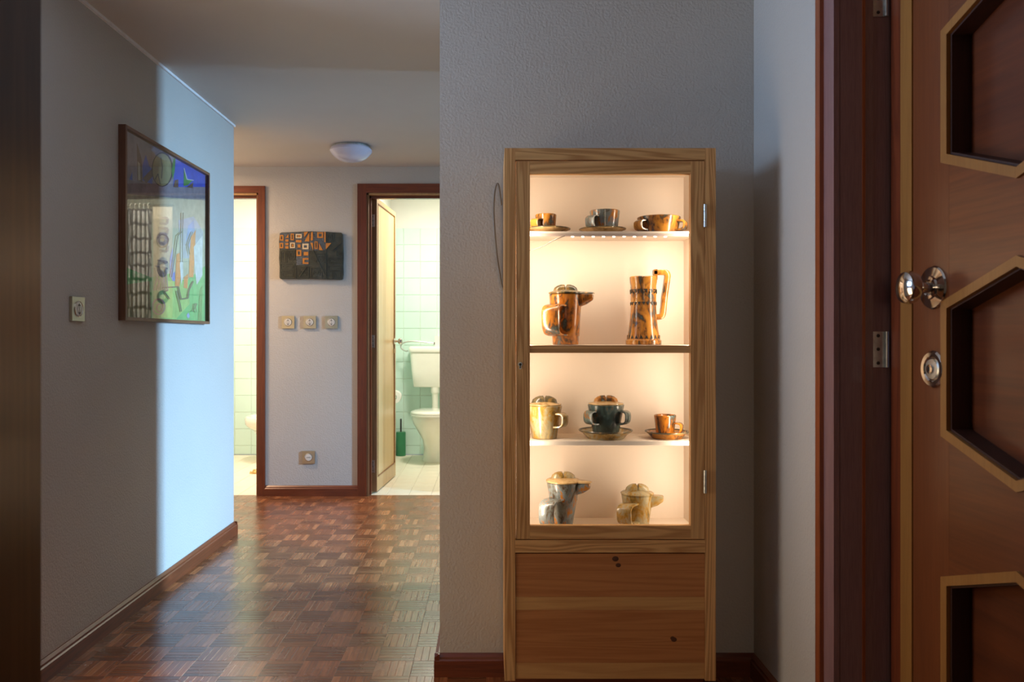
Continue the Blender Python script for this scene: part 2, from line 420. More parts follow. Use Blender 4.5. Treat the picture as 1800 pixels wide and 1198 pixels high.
wall('wall_right', [(XR, XR+0.15, 1.905, YC, 0, CEIL), (XR, XR+0.15, -3.6, 0.99, 0, CEIL), (XR, XR+0.15, 0.99, 1.905, 2.075, CEIL)], M_wall, 'pale plaster wall beside the entrance door')
wall('wall_rear', [(-1.6, 1.1, -3.72, -3.6, 0, CEIL)], M_wall, 'plaster wall behind the viewer')
wall('wall_passage', [(3.05, 3.17, YP, 3.49, 0, CEIL), (3.05, 3.17, 3.83, YB, 0, CEIL), (3.05, 3.17, 3.49, 3.83, 0, 0.55), (3.05, 3.17, 3.49, 3.83, 2.12, CEIL)],
     M_wall, 'plaster wall at the end of the side passage')
def window_frame(name, label, x0, x1, y0, y1, z0, z1):
    r = structure(empty(name, ((x0+x1)/2, (y0+y1)/2, z0)), label)
    t = 0.03
    box('frame_stile', (x0, x1, y0, y0+t, z0, z1), M_mahog, r); box('frame_stile', (x0, x1, y1-t, y1, z0, z1), M_mahog, r)
    box('frame_rail', (x0, x1, y0+t, y1-t, z0, z0+t), M_mahog_y, r); box('frame_rail', (x0, x1, y0+t, y1-t, z1-t, z1), M_mahog_y, r)
window_frame('window_1', 'wooden window frame in the left wall', XL-0.12, XL-0.06, 1.53, 2.27, 0.0, 2.12)
window_frame('window_2', 'wooden window frame at the passage end', 3.08, 3.14, 3.49, 3.83, 0.55, 2.12)
structure(box('trim_1', (XL, XL+0.010, 1.0, 4.28, CEIL-0.011, CEIL), M_cove), 'thin white cove strip where left wall meets ceiling')

# baseboards: profile with a stepped, bevelled top
def baseboard(name, label, segs, mat):
    """segs: list of (axis, wall coordinate, side, a0, a1): axis of run, position of wall face, +1/-1 direction out of the wall"""
    bm = bmesh.new()
    for ax, w, s, a0, a1 in segs:
        pr = [(w, 0), (w+s*0.017, 0), (w+s*0.017, 0.050), (w+s*0.013, 0.054), (w+s*0.012, 0.061), (w+s*0.004, 0.070), (w, 0.070)]
        if ax == 'y': add_prism(bm, pr, a0, a1, 'y')
        else: add_prism(bm, pr, a0, a1, 'x')
    return structure(from_bm(name, bm, mat), label)
baseboard('baseboard_left', 'dark mahogany baseboard along the left wall', [('y', XL, 1, 2.27, 4.296)], M_mahog_y)
baseboard('baseboard_hall', 'mahogany baseboard round the end of the left wall', [('x', 4.28, 1, -2.7, XL+0.016)], M_mahog_x)
baseboard('baseboard_back', 'mahogany baseboard under the ceramic relief', [('x', YB, -1, -1.506, -0.886)], M_mahog_x)
baseboard('baseboard_centre', 'mahogany baseboard of the wall behind the cabinet', [('x', YC, -1, XC-0.016, XR), ('y', XC, -1, YC-0.016, YP)], M_mahog_x)
baseboard('baseboard_right', 'dark baseboard beside the entrance door', [('y', XR, -1, 1.972, YC)], M_mahog_y)

# mosaic parquet: 0.119 m squares of five fingers, alternating direction
S = 0.119
X00, Y00 = -0.4898, 2.7285
def finger_mesh(l, w):
    bm = bmesh.new(); g, c, h = 0.00005, 0.0008, 0.012
    rings = [[(-l/2+a, -w/2+a, z), (l/2-a, -w/2+a, z), (l/2-a, w/2-a, z), (-l/2+a, w/2-a, z)] for a, z in ((g, -h), (g, -0.0004), (g+c, 0.0))]
    add_rings(bm, rings, cap0=False)
    me = bpy.data.meshes.new('parquet_finger'); bmesh.ops.recalc_face_normals(bm, faces=bm.faces); bm.to_mesh(me); bm.free(); return me
fw = S/5
me_x = finger_mesh(S, fw); me_x.materials.append(M_par_x)
me_y = finger_mesh(S, fw); me_y.transform(Matrix.Rotation(math.radians(90), 4, 'Z')); me_y.materials.append(M_par_y)
fingers = []
for i in range(-19, 12):
    for j in range(-14, 22):
        x0, y0 = X00+i*S, Y00+j*S
        cx, cy = x0+S/2, y0+S/2
        inside = (XL-0.04 < cx < XR+0.03 and cy < YB+0.03) or (cx <= XL and cy > 4.28 and cx > -2.4)
        if not inside or cy > YB+S/2: continue
        if cx > XC+S and cy > YC+S*0.5: continue
        runx = (i+j) % 2 == 0
        for k in range(5):
            o = (k-2)*fw
            fingers.append((cx, cy+o, runx) if runx else (cx+o, cy, runx))
def seen(f):
    x, y, _ = f
    px, py = 862+1400*x/y, 592+1484/y
    return y > 1.5 and px > 80 and py < 1196 and x > XL+0.02 and (x < XC-0.02) and px < 770
vis = sorted([f for f in fingers if seen(f)], key=lambda f: f[1])
near = vis[:296]; nearset = set(near)
for x, y, r in near:
    o = bpy.data.objects.new('parquet_finger', me_x if r else me_y); COL.objects.link(o); o.parent = floor
    o.location = Vector((x, y, random.uniform(-0.0002, 0.0)))-floor.location
for runx, mat in ((True, M_par_x), (False, M_par_y)):
    vs, fs = [], []
    src = me_x if runx else me_y
    sv = [v.co.copy() for v in src.vertices]; sf = [tuple(p.vertices) for p in src.polygons]
    for f in fingers:
        if f in nearset or f[2] != runx: continue
        o = len(vs); dz = random.uniform(-0.0002, 0.0)
        vs += [(c.x+f[0], c.y+f[1], c.z+dz) for c in sv]; fs += [tuple(a+o for a in q) for q in sf]
    me = bpy.data.meshes.new('parquet_field'); me.from_pydata(vs, [], fs)
    tag(link('parquet_field', me, mat, floor), kind='stuff')

# bathrooms beyond the back wall
YW = 7.20
wall('wall_bathroom', [(-0.98, 1.2, YW, YW+0.1, 0, 2.4), (-1.02, -0.90, YB+0.12, YW, 0, 2.4), (1.1, 1.2, YB+0.12, YW, 0, 2.4)], M_white, 'white upper wall of the bathroom')
wall('wall_washroom', [(-2.8, -1.02, YW, YW+0.1, 0, 2.4), (-2.8, -2.7, YB+0.12, YW, 0, 2.4)], M_white, 'white upper wall of the washroom')
wall('ceiling_bathroom', [(-2.8, 1.2, YB, YW+0.1, 2.4, 2.5)], M_white, 'white bathroom ceiling')
T = 0.151; TOPZ = 2.043
def tile_mesh(w, h, d, mat, flat=False):
    bm = bmesh.new(); g, c = 0.0016, 0.002
    rings = [[(-w/2+a, y, -h/2+a), (w/2-a, y, -h/2+a), (w/2-a, y, h/2-a), (-w/2+a, y, h/2-a)] for a, y in ((g, 0), (g, -d+c), (g+c, -d))]
    add_rings(bm, rings, cap0=False); bmesh.ops.recalc_face_normals(bm, faces=bm.faces)
    me = bpy.data.meshes.new('wall_tile'); bm.to_mesh(me); bm.free(); me.materials.append(mat)
    if flat: me.transform(Matrix.Rotation(math.radians(-90), 4, 'X'))
    return me
tm = tile_mesh(T, T, 0.008, M_tile)
half = TOPZ-13*T
tmh = tile_mesh(T, half, 0.008, M_tile)
def tiled(name, label, x0, x1):
    bed = structure(box(name, (x0, x1, YW-0.006, YW, 0, TOPZ), M_grout), label)
    x = x0
    while x+T <= x1+1e-6:
        for r in range(14):
            h = T if r else half
            zc = half/2 if r == 0 else half+(r-0.5)*T
            o = bpy.data.objects.new('wall_tile', tm if r else tmh); COL.objects.link(o); o.parent = bed
            o.location = Vector((x+T/2, YW-0.004, zc))-bed.location
        x += T
tiled('wall_bathroom_tiling', 'mint green tiled lower wall behind the toilet', -0.90-0.035, -0.90-0.035+T*9)
tiled('wall_washroom_tiling', 'pale green tiled lower wall of the washroom', -2.46, -2.46+T*9)
# mint tiling of the bathroom's other walls, out of view
structure(box('wall_bathroom_side', (-0.905, -0.893, YB+0.13, YW-0.014, 0, TOPZ), M_tile), 'mint tiling on the side wall of the bathroom')
structure(box('wall_bathroom_far', (1.088, 1.10, YB+0.13, YW-0.014, 0, TOPZ), M_tile), 'mint tiling on the far side wall of the bathroom')
ftm = tile_mesh(T, T, 0.006, M_ftile, True)
def tiled_floor(name, label, x0, nx):
    bed = structure(box(name, (x0-0.3, x0+nx*T+0.3, YB+0.02, YW, -0.06, -0.003), M_fgrout), label)
    y = YB+0.022
    for a in range(nx):
        for b_ in range(12):
            o = bpy.data.objects.new('floor_tile', ftm); COL.objects.link(o); o.parent = bed
            o.location = Vector((x0+(a+0.5)*T, y+(b_+0.5)*T, -0.006+0.0))-bed.location
tiled_floor('floor_bathroom', 'cream tiled bathroom floor', -0.851, 9)
tiled_floor('floor_washroom', 'cream tiled washroom floor', -2.45, 9)

# ------------------------------------------------------------------ bathroom door frames and door
def door_frame(name, label, x0, x1, top, out=0.061):
    r = structure(empty(name, ((x0+x1)/2, YB, 0)), label)
    yf = YB-0.016
    for s, xa in ((-1, x0), (1, x1)):
        a, b = sorted((xa+s*out, xa-s*0.0))
        box('casing_stile', (a, b, yf, YB, 0, top+out), M_mahog, r, 0.004)
        a, b = sorted((xa, xa-s*0.012))
        box('jamb_lining', (a, b, YB-0.004, YB+0.12, 0, top), M_bath_edge, r, 0.002)
        a, b = sorted((xa-s*0.012, xa-s*0.024))
        box('door_stop', (a, b, YB+0.03, YB+0.07, 0, top-0.012), M_mahog, r, 0.002)
    box('casing_head', (x0, x1, yf, YB, top, top+out), M_mahog_x, r, 0.004)
    box('head_lining', (x0, x1, YB-0.004, YB+0.12, top-0.012, top), M_bath_rail, r, 0.002)
    box('head_stop', (x0+0.012, x1-0.012, YB+0.03, YB+0.07, top-0.030, top-0.012), M_mahog_x, r, 0.002)
    return r
door_frame('trim_2', 'mahogany door frame of the washroom at the left', LX0, LX1, DTOP, 0.046)
door_frame('trim_3', 'mahogany door frame of the bathroom with the open door', RX0, RX1, DTOP)

# open bathroom door, local x = thickness, local y = away from the hinge
d2 = structure(empty('door_2', (-0.812, YB+0.105, 0.008), math.radians(-4.3)), 'open pale wooden bathroom door with a nickel knob')
DW, DH, DT = 0.655, 2.00, 0.040
bx = lambda nm, b, m, bev=0.0: box(nm, b, m, d2, bev, 1, True)
bx('door_core', (0.002, DT-0.005, 0.002, DW-0.002, 0.002, DH-0.002), M_bath_door)
bx('hinge_edge', (-0.001, DT, -0.006, 0.004, 0, DH), M_bath_edge, 0.001)
bx('stile', (DT-0.006, DT, 0.004, 0.030, 0, DH), M_bath_rail, 0.0015)
bx('stile', (DT-0.006, DT, DW-0.030, DW, 0, DH), M_bath_rail, 0.0015)
bx('rail', (DT-0.006, DT, 0.030, DW-0.030, 0, 0.095), M_bath_rail, 0.0015)
bx('rail', (DT-0.006, DT, 0.030, DW-0.030, DH-0.030, DH), M_bath_rail, 0.0015)
bx('panel_moulding', (DT-0.005, DT+0.002, 0.030, 0.036, 0.095, DH-0.03), M_bath_edge)
bx('panel_moulding', (DT-0.005, DT+0.002, DW-0.036, DW-0.030, 0.095, DH-0.03), M_bath_edge)
bx('panel_moulding', (DT-0.005, DT+0.002, 0.036, DW-0.036, DH-0.036, DH-0.030), M_bath_edge)
bx('panel_moulding', (DT-0.005, DT+0.002, 0.036, DW-0.036, 0.095, 0.101), M_bath_edge)
for hz in (0.13, 0.98, 1.80):
    bm = bmesh.new(); add_box(bm, 0.000, 0.026, -0.0085, -0.006, hz, hz+0.085)
    rings = [[(0.0+0.005*math.cos(t), -0.010+0.005*math.sin(t), z) for t in [2*math.pi*i/10 for i in range(10)]] for z in (hz, hz+0.085)]
    add_rings(bm, rings)
    h = from_bm('hinge', bm, M_steel, d2, True, True)
    for q in (0.015, 0.043, 0.070):
        lathe('screw', [(0.0028, 0), (0.0028, 0.001)], (0.014, -0.0085, hz+q), M_black, h, 8, tilt=ROT_X, local=True)
RY = Matrix.Rotation(math.radians(90), 4, 'Y')
kn = lathe('door_knob', [(0.024, 0), (0.024, 0.005), (0.010, 0.008), (0.009, 0.028), (0.018, 0.034), (0.025, 0.046), (0.022, 0.058), (0.008, 0.064)],
           (DT, DW-0.055, 1.02), M_chrome, d2, 24, tilt=RY, local=True)
box('key', (DT+0.002, DT+0.012, DW-0.058, DW-0.050, 0.93, 0.965), M_chrome, kn, 0.001, 1, True)

# ------------------------------------------------------------------ entrance door (right) and its frame
UX = 0.069; AX = math.atan2(-1, UX)            # leaf direction towards the viewer
d1 = structure(empty('door_1', (0.943, 1.886, 0.004), AX), 'brown panelled entrance door with hexagonal recesses')
# local x along the leaf, local y = away from the room is NEGATIVE side? (rotation ~ -86 deg: local +y points to +x world)
EW, EH, ET = 0.845, 2.03, 0.060
def ebx(nm, b, m, bev=0.0, par=d1): return box(nm, b, m, par, bev, 1, True)
hexes = [(0.27, 0.55), (0.847, 1.130), (1.424, 1.702)]
UL, UM, UR, AP = 0.203, 0.4226, 0.6422, 0.076
ebx('edge_board', (0.0, 0.052, 0.006, ET, 0, EH), M_mahog, 0.002)
ebx('edge_lipping', (0.053, 0.096, -0.003, ET, 0, EH), M_gold, 0.0025)
ebx('stile', (0.097, UL+0.019, 0, ET, 0, EH), M_door_v, 0.001)
ebx('stile', (UR-0.019, EW, 0, ET, 0, EH), M_door_v, 0.001)
def rail(lo, hi):
    L0, R0 = UL+0.0195, UR-0.0195
    k = AP*(0.0195/(UM-UL))
    p = []
    if lo is None: p += [(L0, 0), (R0, 0)]
    else: p += [(L0, lo+k), (UM, lo+AP), (R0, lo+k)]
    if hi is None: p += [(R0, EH), (L0, EH)]
    else: p += [(R0, hi-k), (UM, hi-AP), (L0, hi-k)]
    prism('rail', p, 0, ET, 'y', M_door_h, d1, 0.0, 1, True)
rail(None, hexes[0][0]); rail(hexes[0][1], hexes[1][0]); rail(hexes[1][1], hexes[2][0]); rail(hexes[2][1], None)
for z0, z1 in hexes:
    P6 = [(UL, z0), (UM, z0-AP), (UR, z0), (UR, z1), (UM, z1+AP), (UL, z1)]
    c = (UM, (z0+z1)/2)
    ins = lambda p, k: (p[0]-(p[0]-c[0])/abs(p[0]-c[0]+1e-9)*k if abs(p[0]-c[0]) > 0.01 else p[0], p[1]-(1 if p[1] > c[1] else -1)*k*(1.06 if abs(p[0]-c[0]) < 0.01 else 0.72))
    I6 = [ins(p, 0.0195) for p in P6]
    pn = prism('panel', [ins(p, 0.004) for p in P6], 0.046, 0.052, 'y', M_door_p, d1, 0, 1, True)
    for i in range(6):
        j = (i+1) % 6
        prism('moulding_strip', [P6[i], P6[j], I6[j], I6[i]], -0.006, 0.006, 'y', M_gold, pn, 0.0012, 1, True)
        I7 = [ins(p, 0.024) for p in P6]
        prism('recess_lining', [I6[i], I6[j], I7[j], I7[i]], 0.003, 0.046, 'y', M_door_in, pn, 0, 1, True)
RXN = Matrix.Rotation(math.radians(90), 4, 'X')   # lathe axis -> local -y (into the room)
uk = 0.172
kz = 1.06+(592-508)/822
knob = lathe('door_knob', [(0.010, 0.010), (0.013, 0.012), (0.012, 0.030), (0.020, 0.036), (0.033, 0.046), (0.036, 0.056), (0.033, 0.067), (0.022, 0.074), (0.005, 0.076)],
             (uk, 0, kz), M_chrome, d1, 32, tilt=RXN, local=True)
lathe('rosette', [(0.047, 0.0), (0.047, 0.003), (0.044, 0.006), (0.026, 0.009), (0.024, 0.013), (0.018, 0.014), (0.014, 0.010)], (uk, 0, kz), M_chrome, knob, 32, tilt=RXN, local=True)
lz = 1.06+(592-652)/822
lock = lathe('lock_escutcheon', [(0.040, 0), (0.040, 0.003), (0.036, 0.007), (0.028, 0.006), (0.025, 0.003), (0.004, 0.003)], (uk, 0, lz), M_chrome, d1, 32, tilt=RXN, local=True)
lathe('lock_cylinder', [(0.022, 0.003), (0.021, 0.007), (0.012, 0.008)], (uk, 0, lz), M_steel, lock, 24, tilt=RXN, local=True)
lathe('keyway', [(0.010, 0.008), (0.010, 0.011), (0.006, 0.0115)], (uk, 0, lz), M_chrome, lock, 16, tilt=RXN, local=True)
ebx('key_slot', (uk-0.0012, uk+0.0012, -0.0125, -0.011, lz-0.005, lz+0.005), M_black, 0, lock)

tr = structure(empty('trim_4', (XR, 1.93, 0)), 'dark mahogany frame of the entrance door with steel hinges')
CT = 2.10
for s, ya in ((1, 1.886), (-1, 1.012)):
    def yb(a, b): return tuple(sorted((ya+s*a, ya+s*b)))
    a, b = yb(0.0, 0.060); box('casing', (XR-0.014, XR+0.001, a, b, 0, CT), M_jambwood, tr, 0.002)
    a, b = yb(0.056, 0.083); box('casing_moulding', (XR-0.024, XR+0.001, a, b, 0, CT), M_redwood, tr, 0.008, 3)
    a, b = yb(0.0, 0.020); box('jamb', (XR, XR+0.053, a, b, 0, CT), M_jambwood, tr, 0.0015)
    a, b = yb(-0.002, 0.018); box('jamb_bead', (XR+0.053, XR+0.060, a, b, 0, CT), M_redwood, tr, 0.002)
    a, b = yb(0.006, 0.020); box('jamb', (XR+0.060, XR+0.082, a, b, 0, CT), M_jambwood, tr, 0.0015)
    a, b = yb(0.012, 0.030); box('jamb_rebate', (XR+0.082, XR+0.15, a, b, 0, CT), M_jambwood, tr, 0.0015)
box('head_casing', (XR-0.014, XR+0.14, 1.012, 1.886, 2.04, CT), M_mahog_y, tr, 0.002)
for z in (1.028, 1.862, 0.195):
    bm = bmesh.new(); add_box(bm, XR+0.084, XR+0.111, 1.8955, 1.899, z-0.040, z+0.045)
    rings = [[(XR+0.114+0.005*math.cos(t), 1.893+0.005*math.sin(t), zz) for t in [2*math.pi*i/12 for i in range(12)]] for zz in (z-0.040, z+0.045)]
    add_rings(bm, rings)
    h = from_bm('hinge', bm, M_steel, tr, True)
    for q in (-0.030, 0.003, 0.035):
        lathe('screw', [(0.0042, 0), (0.0042, 0.0008), (0.002, 0.001)], (XR+0.096, 1.8955, z+q), M_black, h, 10, tilt=ROT_X)

# out-of-focus door post close to the viewer at the left edge
post = structure(empty('trim_5', (-0.60, 0.87, 0)), 'dark stained wooden door post close by at the left edge')
box('jamb', (-0.555, -0.536, 0.78, 0.95, 0, 2.12), M_darkpost, post, 0.002)
box('casing', (-0.63, -0.545, 0.935, 0.952, 0, 2.12), M_darkpost, post, 0.004)
box('casing', (-0.63, -0.545, 0.778, 0.795, 0, 2.12), M_darkpost, post, 0.004)
wall('wall_near', [(XL, -0.555, 0.797, 0.933, 0, CEIL)], M_wall, 'plaster wall beside the near door post')

# ------------------------------------------------------------------ display cabinet
CX0, CX1, CY0, CY1, CZ0, CZ1 = 0.040, 0.634, 2.24, 2.488, 0.0936, 1.591
cab = tag(empty('display_cabinet', ((CX0+CX1)/2, (CY0+CY1)/2, 0.0)), 'tall pine display cabinet with a glazed door and lit shelves', 'cabinet')
SD = 0.030
side_l = box('side_panel', (CX0, CX0+SD, CY0, CY1, CZ0, CZ1), M_pine_v, cab, 0.003)
box('side_panel', (CX1-SD, CX1, CY0, CY1, CZ0, CZ1), M_pine_v, cab, 0.003)
box('top_panel', (CX0+SD, CX1-SD, CY0, CY1, CZ1-0.033, CZ1), M_pine_h, cab, 0.002)
box('back_panel', (CX0+SD, CX1-SD, CY1-0.012, CY1, CZ0, CZ1-0.033), M_cream, cab)
box('middle_rail', (CX0+SD, CX1-SD, CY0, CY1-0.012, 0.454, 0.489), M_pine_h, cab, 0.002)
box('plinth', (CX0+0.02, CX1-0.02, CY0+0.06, CY1, 0.002, CZ0), M_mahog_x, cab)
# painted inner linings
bm = bmesh.new()
xi0, xi1 = CX0+SD, CX1-SD
add_box(bm, xi0, xi0+0.003, CY0+0.026, CY1-0.012, 0.489, CZ1-0.033); add_box(bm, xi1-0.003, xi1, CY0+0.026, CY1-0.012, 0.489, CZ1-0.033)
add_box(bm, xi0+0.003, xi1-0.003, CY0+0.026, CY1-0.012, CZ1-0.036, CZ1-0.033); add_box(bm, xi0+0.003, xi1-0.003, CY0+0.026, CY1-0.012, 0.489, 0.498)
from_bm('painted_lining', bm, M_cream, cab)
# shelves
box('shelf', (xi0+0.003, xi1-0.003, 2.30, CY1-0.012, 1.3585, 1.3650), M_cream, cab, 0.001)
box('shelf', (xi0+0.003, xi1-0.003, 2.275, CY1-0.012, 1.019, 1.037), M_cream, cab, 0.001)
box('shelf', (xi0+0.003, xi1-0.003, 2.295, CY1-0.012, 0.748, 0.760), M_cream, cab, 0.001)
# lower front made of edge-glued boards
def zf(py): return CAMZ+(592-py)/625
bounds = [972, 1049, 1072, 1165, 1193]
for i, (a, b_) in enumerate(zip(bounds[:-1], bounds[1:])):
    pk = box('front_plank', (xi0+0.001, xi1-0.001, CY0+0.002, CY0+0.020, zf(b_)+0.0002, zf(a)-(0.0015 if i == 0 else 0.0002)), [M_pine_red, M_pine_pale, M_pine_red, M_pine_pale][i], cab, 0.0006)
    if i in (0, 2):
        kx, ky, kr = ((1082, 982, 0.0075), None, (1185, 1124, 0.0065))[i]
        for dx, dz, rr in ((0, 0, kr), (0.008 if i == 0 else -0.004, -0.018 if i == 0 else 0.004, kr*0.8)):
            lathe('knot', [(rr, 0), (rr*0.5, 0.0006)], ((kx-862)/625+dx, CY0+0.0020, zf(ky)+dz), M_knot, pk, 14, sx=1.25, tilt=ROT_X)
# door
XA, XB, ZA, ZB = xi0+0.0032, xi1-0.0012, zf(947), CZ1-0.033-0.0035
dr = empty('door', ((XA+XB)/2, CY0, ZA)-Vector(cab.location) if False else Vector(((XA+XB)/2, CY0, ZA))-cab.location, 0, cab)
sx0, sx1 = XA+0.038, XB-0.039
box('stile', (XA, sx0, CY0+0.001, CY0+0.022, ZA, ZB), M_pine_v, dr, 0.0012)
box('stile', (sx1, XB, CY0+0.001, CY0+0.022, ZA, ZB), M_pine_v, dr, 0.0012)
box('rail', (sx0, sx1, CY0+0.001, CY0+0.022, ZB-0.035, ZB), M_pine_h, dr, 0.0012)
box('rail', (sx0, sx1, CY0+0.001, CY0+0.022, ZA, zf(924)), M_pine_h, dr, 0.0012)
box('rail', (sx0, sx1, CY0+0.003, CY0+0.022, zf(620), zf(607)), M_pine_h, dr, 0.0012)
box('glass_pane', (sx0, sx1, CY0+0.011, CY0+0.014, zf(607), ZB-0.035), M_glass, dr)
box('glass_pane', (sx0, sx1, CY0+0.011, CY0+0.014, zf(924), zf(620)), M_glass, dr)
kx, kz2 = (914.5-862)/625, zf(640)
ke = lathe('keyhole_escutcheon', [(0.0062, 0), (0.0062, 0.0012), (0.0045, 0.0016)], (kx, CY0+0.0012, kz2), M_steel, dr, 18, tilt=ROT_X)
prism('keyhole_escutcheon', [(kx-0.0032, kz2-0.013), (kx+0.0032, kz2-0.013), (kx+0.0024, kz2-0.004), (kx-0.0024, kz2-0.004)], CY0-0.0002, CY0+0.0015, 'y', M_steel, dr)
bm = bmesh.new(); add_prism(bm, [(kx-0.0018, kz2-0.0115), (kx+0.0018, kz2-0.0115), (kx+0.0014, kz2-0.001), (kx-0.0014, kz2-0.001)], CY0-0.0008, CY0-0.0001, 'y')
add_prism(bm, [(kx+0.0036*math.cos(t), kz2+0.0036*math.sin(t)) for t in [2*math.pi*i/14 for i in range(14)]], CY0-0.0008, CY0-0.0001, 'y')
from_bm('keyhole', bm, M_black, ke)
for hy in (379, 846):
    z = zf(hy); x = XB
    bm = bmesh.new(); add_box(bm, x-0.0035, x+0.0045, CY0-0.0012, CY0+0.001, z-0.031, z+0.031)
    for za, zb_ in ((-0.032, -0.012), (-0.011, 0.011), (0.012, 0.032)):
        rings = [[(x+0.0005+0.0042*math.cos(t), CY0-0.003+0.0042*math.sin(t), z+q) for t in [2*math.pi*i/10 for i in range(10)]] for q in (za, zb_)]
        add_rings(bm, rings)
    from_bm('hinge', bm, M_steel, dr, True)
# LED strips: one in view under the first shelf, two upright ones behind the door stiles
WARM = (1.0, 0.83, 0.63)
def led_strip(label, x0, x1, y, z, power, n):
    r = tag(empty('led_strip', ((x0+x1)/2, y, z)), label, 'light', 'strip lights in the display cabinet')
    box('bar', (x0, x1, y-0.007, y+0.007, z-0.007, z), M_ledbar, r, 0.001)
    xa, xb = x0+(x1-x0)*0.28, x1-(x1-x0)*0.14
    for i in range(n):
        x = xa+(xb-xa)*i/(n-1)
        box('led', (x-0.0035, x+0.0035, y-0.0025, y+0.0025, z-0.0088, z-0.007), M_led, r)
    area('led_strip_light', (0, 0, -0.011), (14, 0, 0), x1-x0-0.03, 0.012, power, WARM).parent = r
def led_upright(label, x, y, z0, z1, power, rz):
    r = tag(empty('led_strip', (x, y, z0)), label, 'light', 'strip lights in the display cabinet')
    box('bar', (x-0.005, x+0.005, y-0.003, y, z0, z1), M_ledbar, r, 0.001)
    a = area('led_upright_light', (0, 0.002, (z1-z0)/2), (-90, 0, 0), 0.010, z1-z0-0.01, power, WARM); a.parent = r
    a.rotation_euler = (math.radians(90), 0, math.radians(rz))
led_strip('warm strip light with bright diodes under the first cabinet shelf', 0.108, 0.572, 2.307, 1.3580, 0.75, 10)
led_upright('upright strip light hidden behind the left stile of the cabinet door', sx0-0.012, CY0+0.0255, 0.53, 1.53, 2.7, -38)
led_upright('upright strip light hidden behind the right stile of the cabinet door', sx1+0.012, CY0+0.0255, 0.53, 1.53, 2.7, 38)
tag(tube('led_wire', smooth_path([(0.215, 2.300, 1.352), (0.185, 2.302, 1.340), (0.150, 2.31, 1.322), (0.115, 2.32, 1.312), (0.080, 2.33, 1.307)]), 0.0013, M_grey),
    'thin grey wire hanging from the strip light under the first shelf', 'wire')
tag(tube('electric_cable', smooth_path([(0.034, 2.480, 1.47), (0.024, 2.482, 1.535), (0.014, 2.484, 1.52), (0.010, 2.486, 1.46), (0.014, 2.486, 1.38), (0.022, 2.491, 1.30),
                                    (0.034, 2.4945, 1.23), (0.060, 2.4950, 1.10), (0.060, 2.4950, 0.60), (0.060, 2.4950, 0.30), (0.060, 2.4950, 0.10)]), 0.0032, M_grey),
    'grey electric cable hanging down the wall beside the cabinet', 'cable')

# ------------------------------------------------------------------ pottery in the cabinet
YPOT = 2.365
K = 1400/YPOT
def PX(px): return (px-862)/K
def PZ(py): return CAMZ+(592-py)/K
SH = {1: 1.3651, 2: 1.0371, 3: 0.7601, 4: 0.4981}
def strap(name, cx, cy, az, r0, r1, zt, zb, reach, w, t, mat, parent, drop=0.3):
    d = Vector((math.cos(az), math.sin(az), 0)); c = Vector((cx, cy, 0)); tn = Vector((-d.y, d.x, 0)); H = zt-zb
    pts = [c+d*(r0-0.006)+Vector((0, 0, zt)), c+d*(r0+reach*0.55)+Vector((0, 0, zt+0.001)), c+d*(r0+reach*0.92)+Vector((0, 0, zt-H*0.10)), c+d*(r0+reach)+Vector((0, 0, zt-H*0.35)),
           c+d*(r0+reach*0.90)+Vector((0, 0, zb+H*0.22)), c+d*(r1+reach*0.6)+Vector((0, 0, zb+H*0.03)), c+d*(r1-0.006)+Vector((0, 0, zb))]
    bm = bmesh.new(); add_sweep(bm, smooth_path(pts, 6), tn, w, t)
    return from_bm(name, bm, mat, parent, True, sharp=50)
def lug(name, cx, cy, az, r, zc, h, reach, w, mat, parent):
    """short loop lug on the side of a pot"""
    return strap(name, cx, cy, az, r, r-0.004, zc+h/2, zc-h/2, reach, w, 0.006, mat, parent)
def spout(name, cx, cy, az, r, zt, h, reach, w, mat, parent, up=0.0):
    bm = bmesh.new()
    secs = []
    for q, hh, ww, dz in ((-0.010, 1.15, 1.0, 0), (reach*0.5, 0.85, 0.85, up*0.5), (reach, 0.48, 0.6, up)):
        z1, z0 = zt+dz, zt-h*hh+dz
        a = w*ww/2
        secs.append([(r+q, -a, z1), (r+q, a, z1), (r+q, a*0.95, (z0+z1)/2), (r+q, a*0.55, z0), (r+q, -a*0.55, z0), (r+q, -a*0.95, (z0+z1)/2)])
    add_rings(bm, secs)
    bmesh.ops.transform(bm, matrix=Matrix.Translation((cx, cy, 0)) @ Matrix.Rotation(az, 4, 'Z'), verts=bm.verts)
    return from_bm(name, bm, mat, parent, True, bevel=0.002, seg=2, sharp=60)
def knob2(name, cx, cy, z, w, h, mat, parent, d=0.020):
    """two leaf-shaped halves meeting at a notch"""
    bm = bmesh.new()
    for s in (-1, 1):
        prof = [(0.0015, 0), (0.0015, h*0.80), (0.004, h*1.0), (w*0.20, h*0.98), (w*0.34, h*0.80), (w*0.45, h*0.50), (w*0.50, 0)]
        rings = []
        for x, zz in prof: pass
        # lens-shaped section across y
        n = 5
        rows = []
        for k in range(-n, n+1):
            f = k/n; yy = f*d*0.8; sc = math.sqrt(max(0, 1-f*f*0.92))
            rows.append([(cx+s*(x*(0.55+0.45*sc)), cy+yy, z-0.002+max(zz, 0)*(0.35+0.65*sc)) for x, zz in prof])
        vr = [[bm.verts.new(p) for p in r] for r in rows]
        for a, b_ in zip(vr[:-1], vr[1:]):
            for i in range(len(a)):
                j = (i+1) % len(a); bm.faces.new([a[i], a[j], b_[j], b_[i]])
        bm.faces.new(vr[0]); bm.faces.new(vr[-1][::-1])
    return from_bm(name, bm, mat, parent, True, sharp=45)
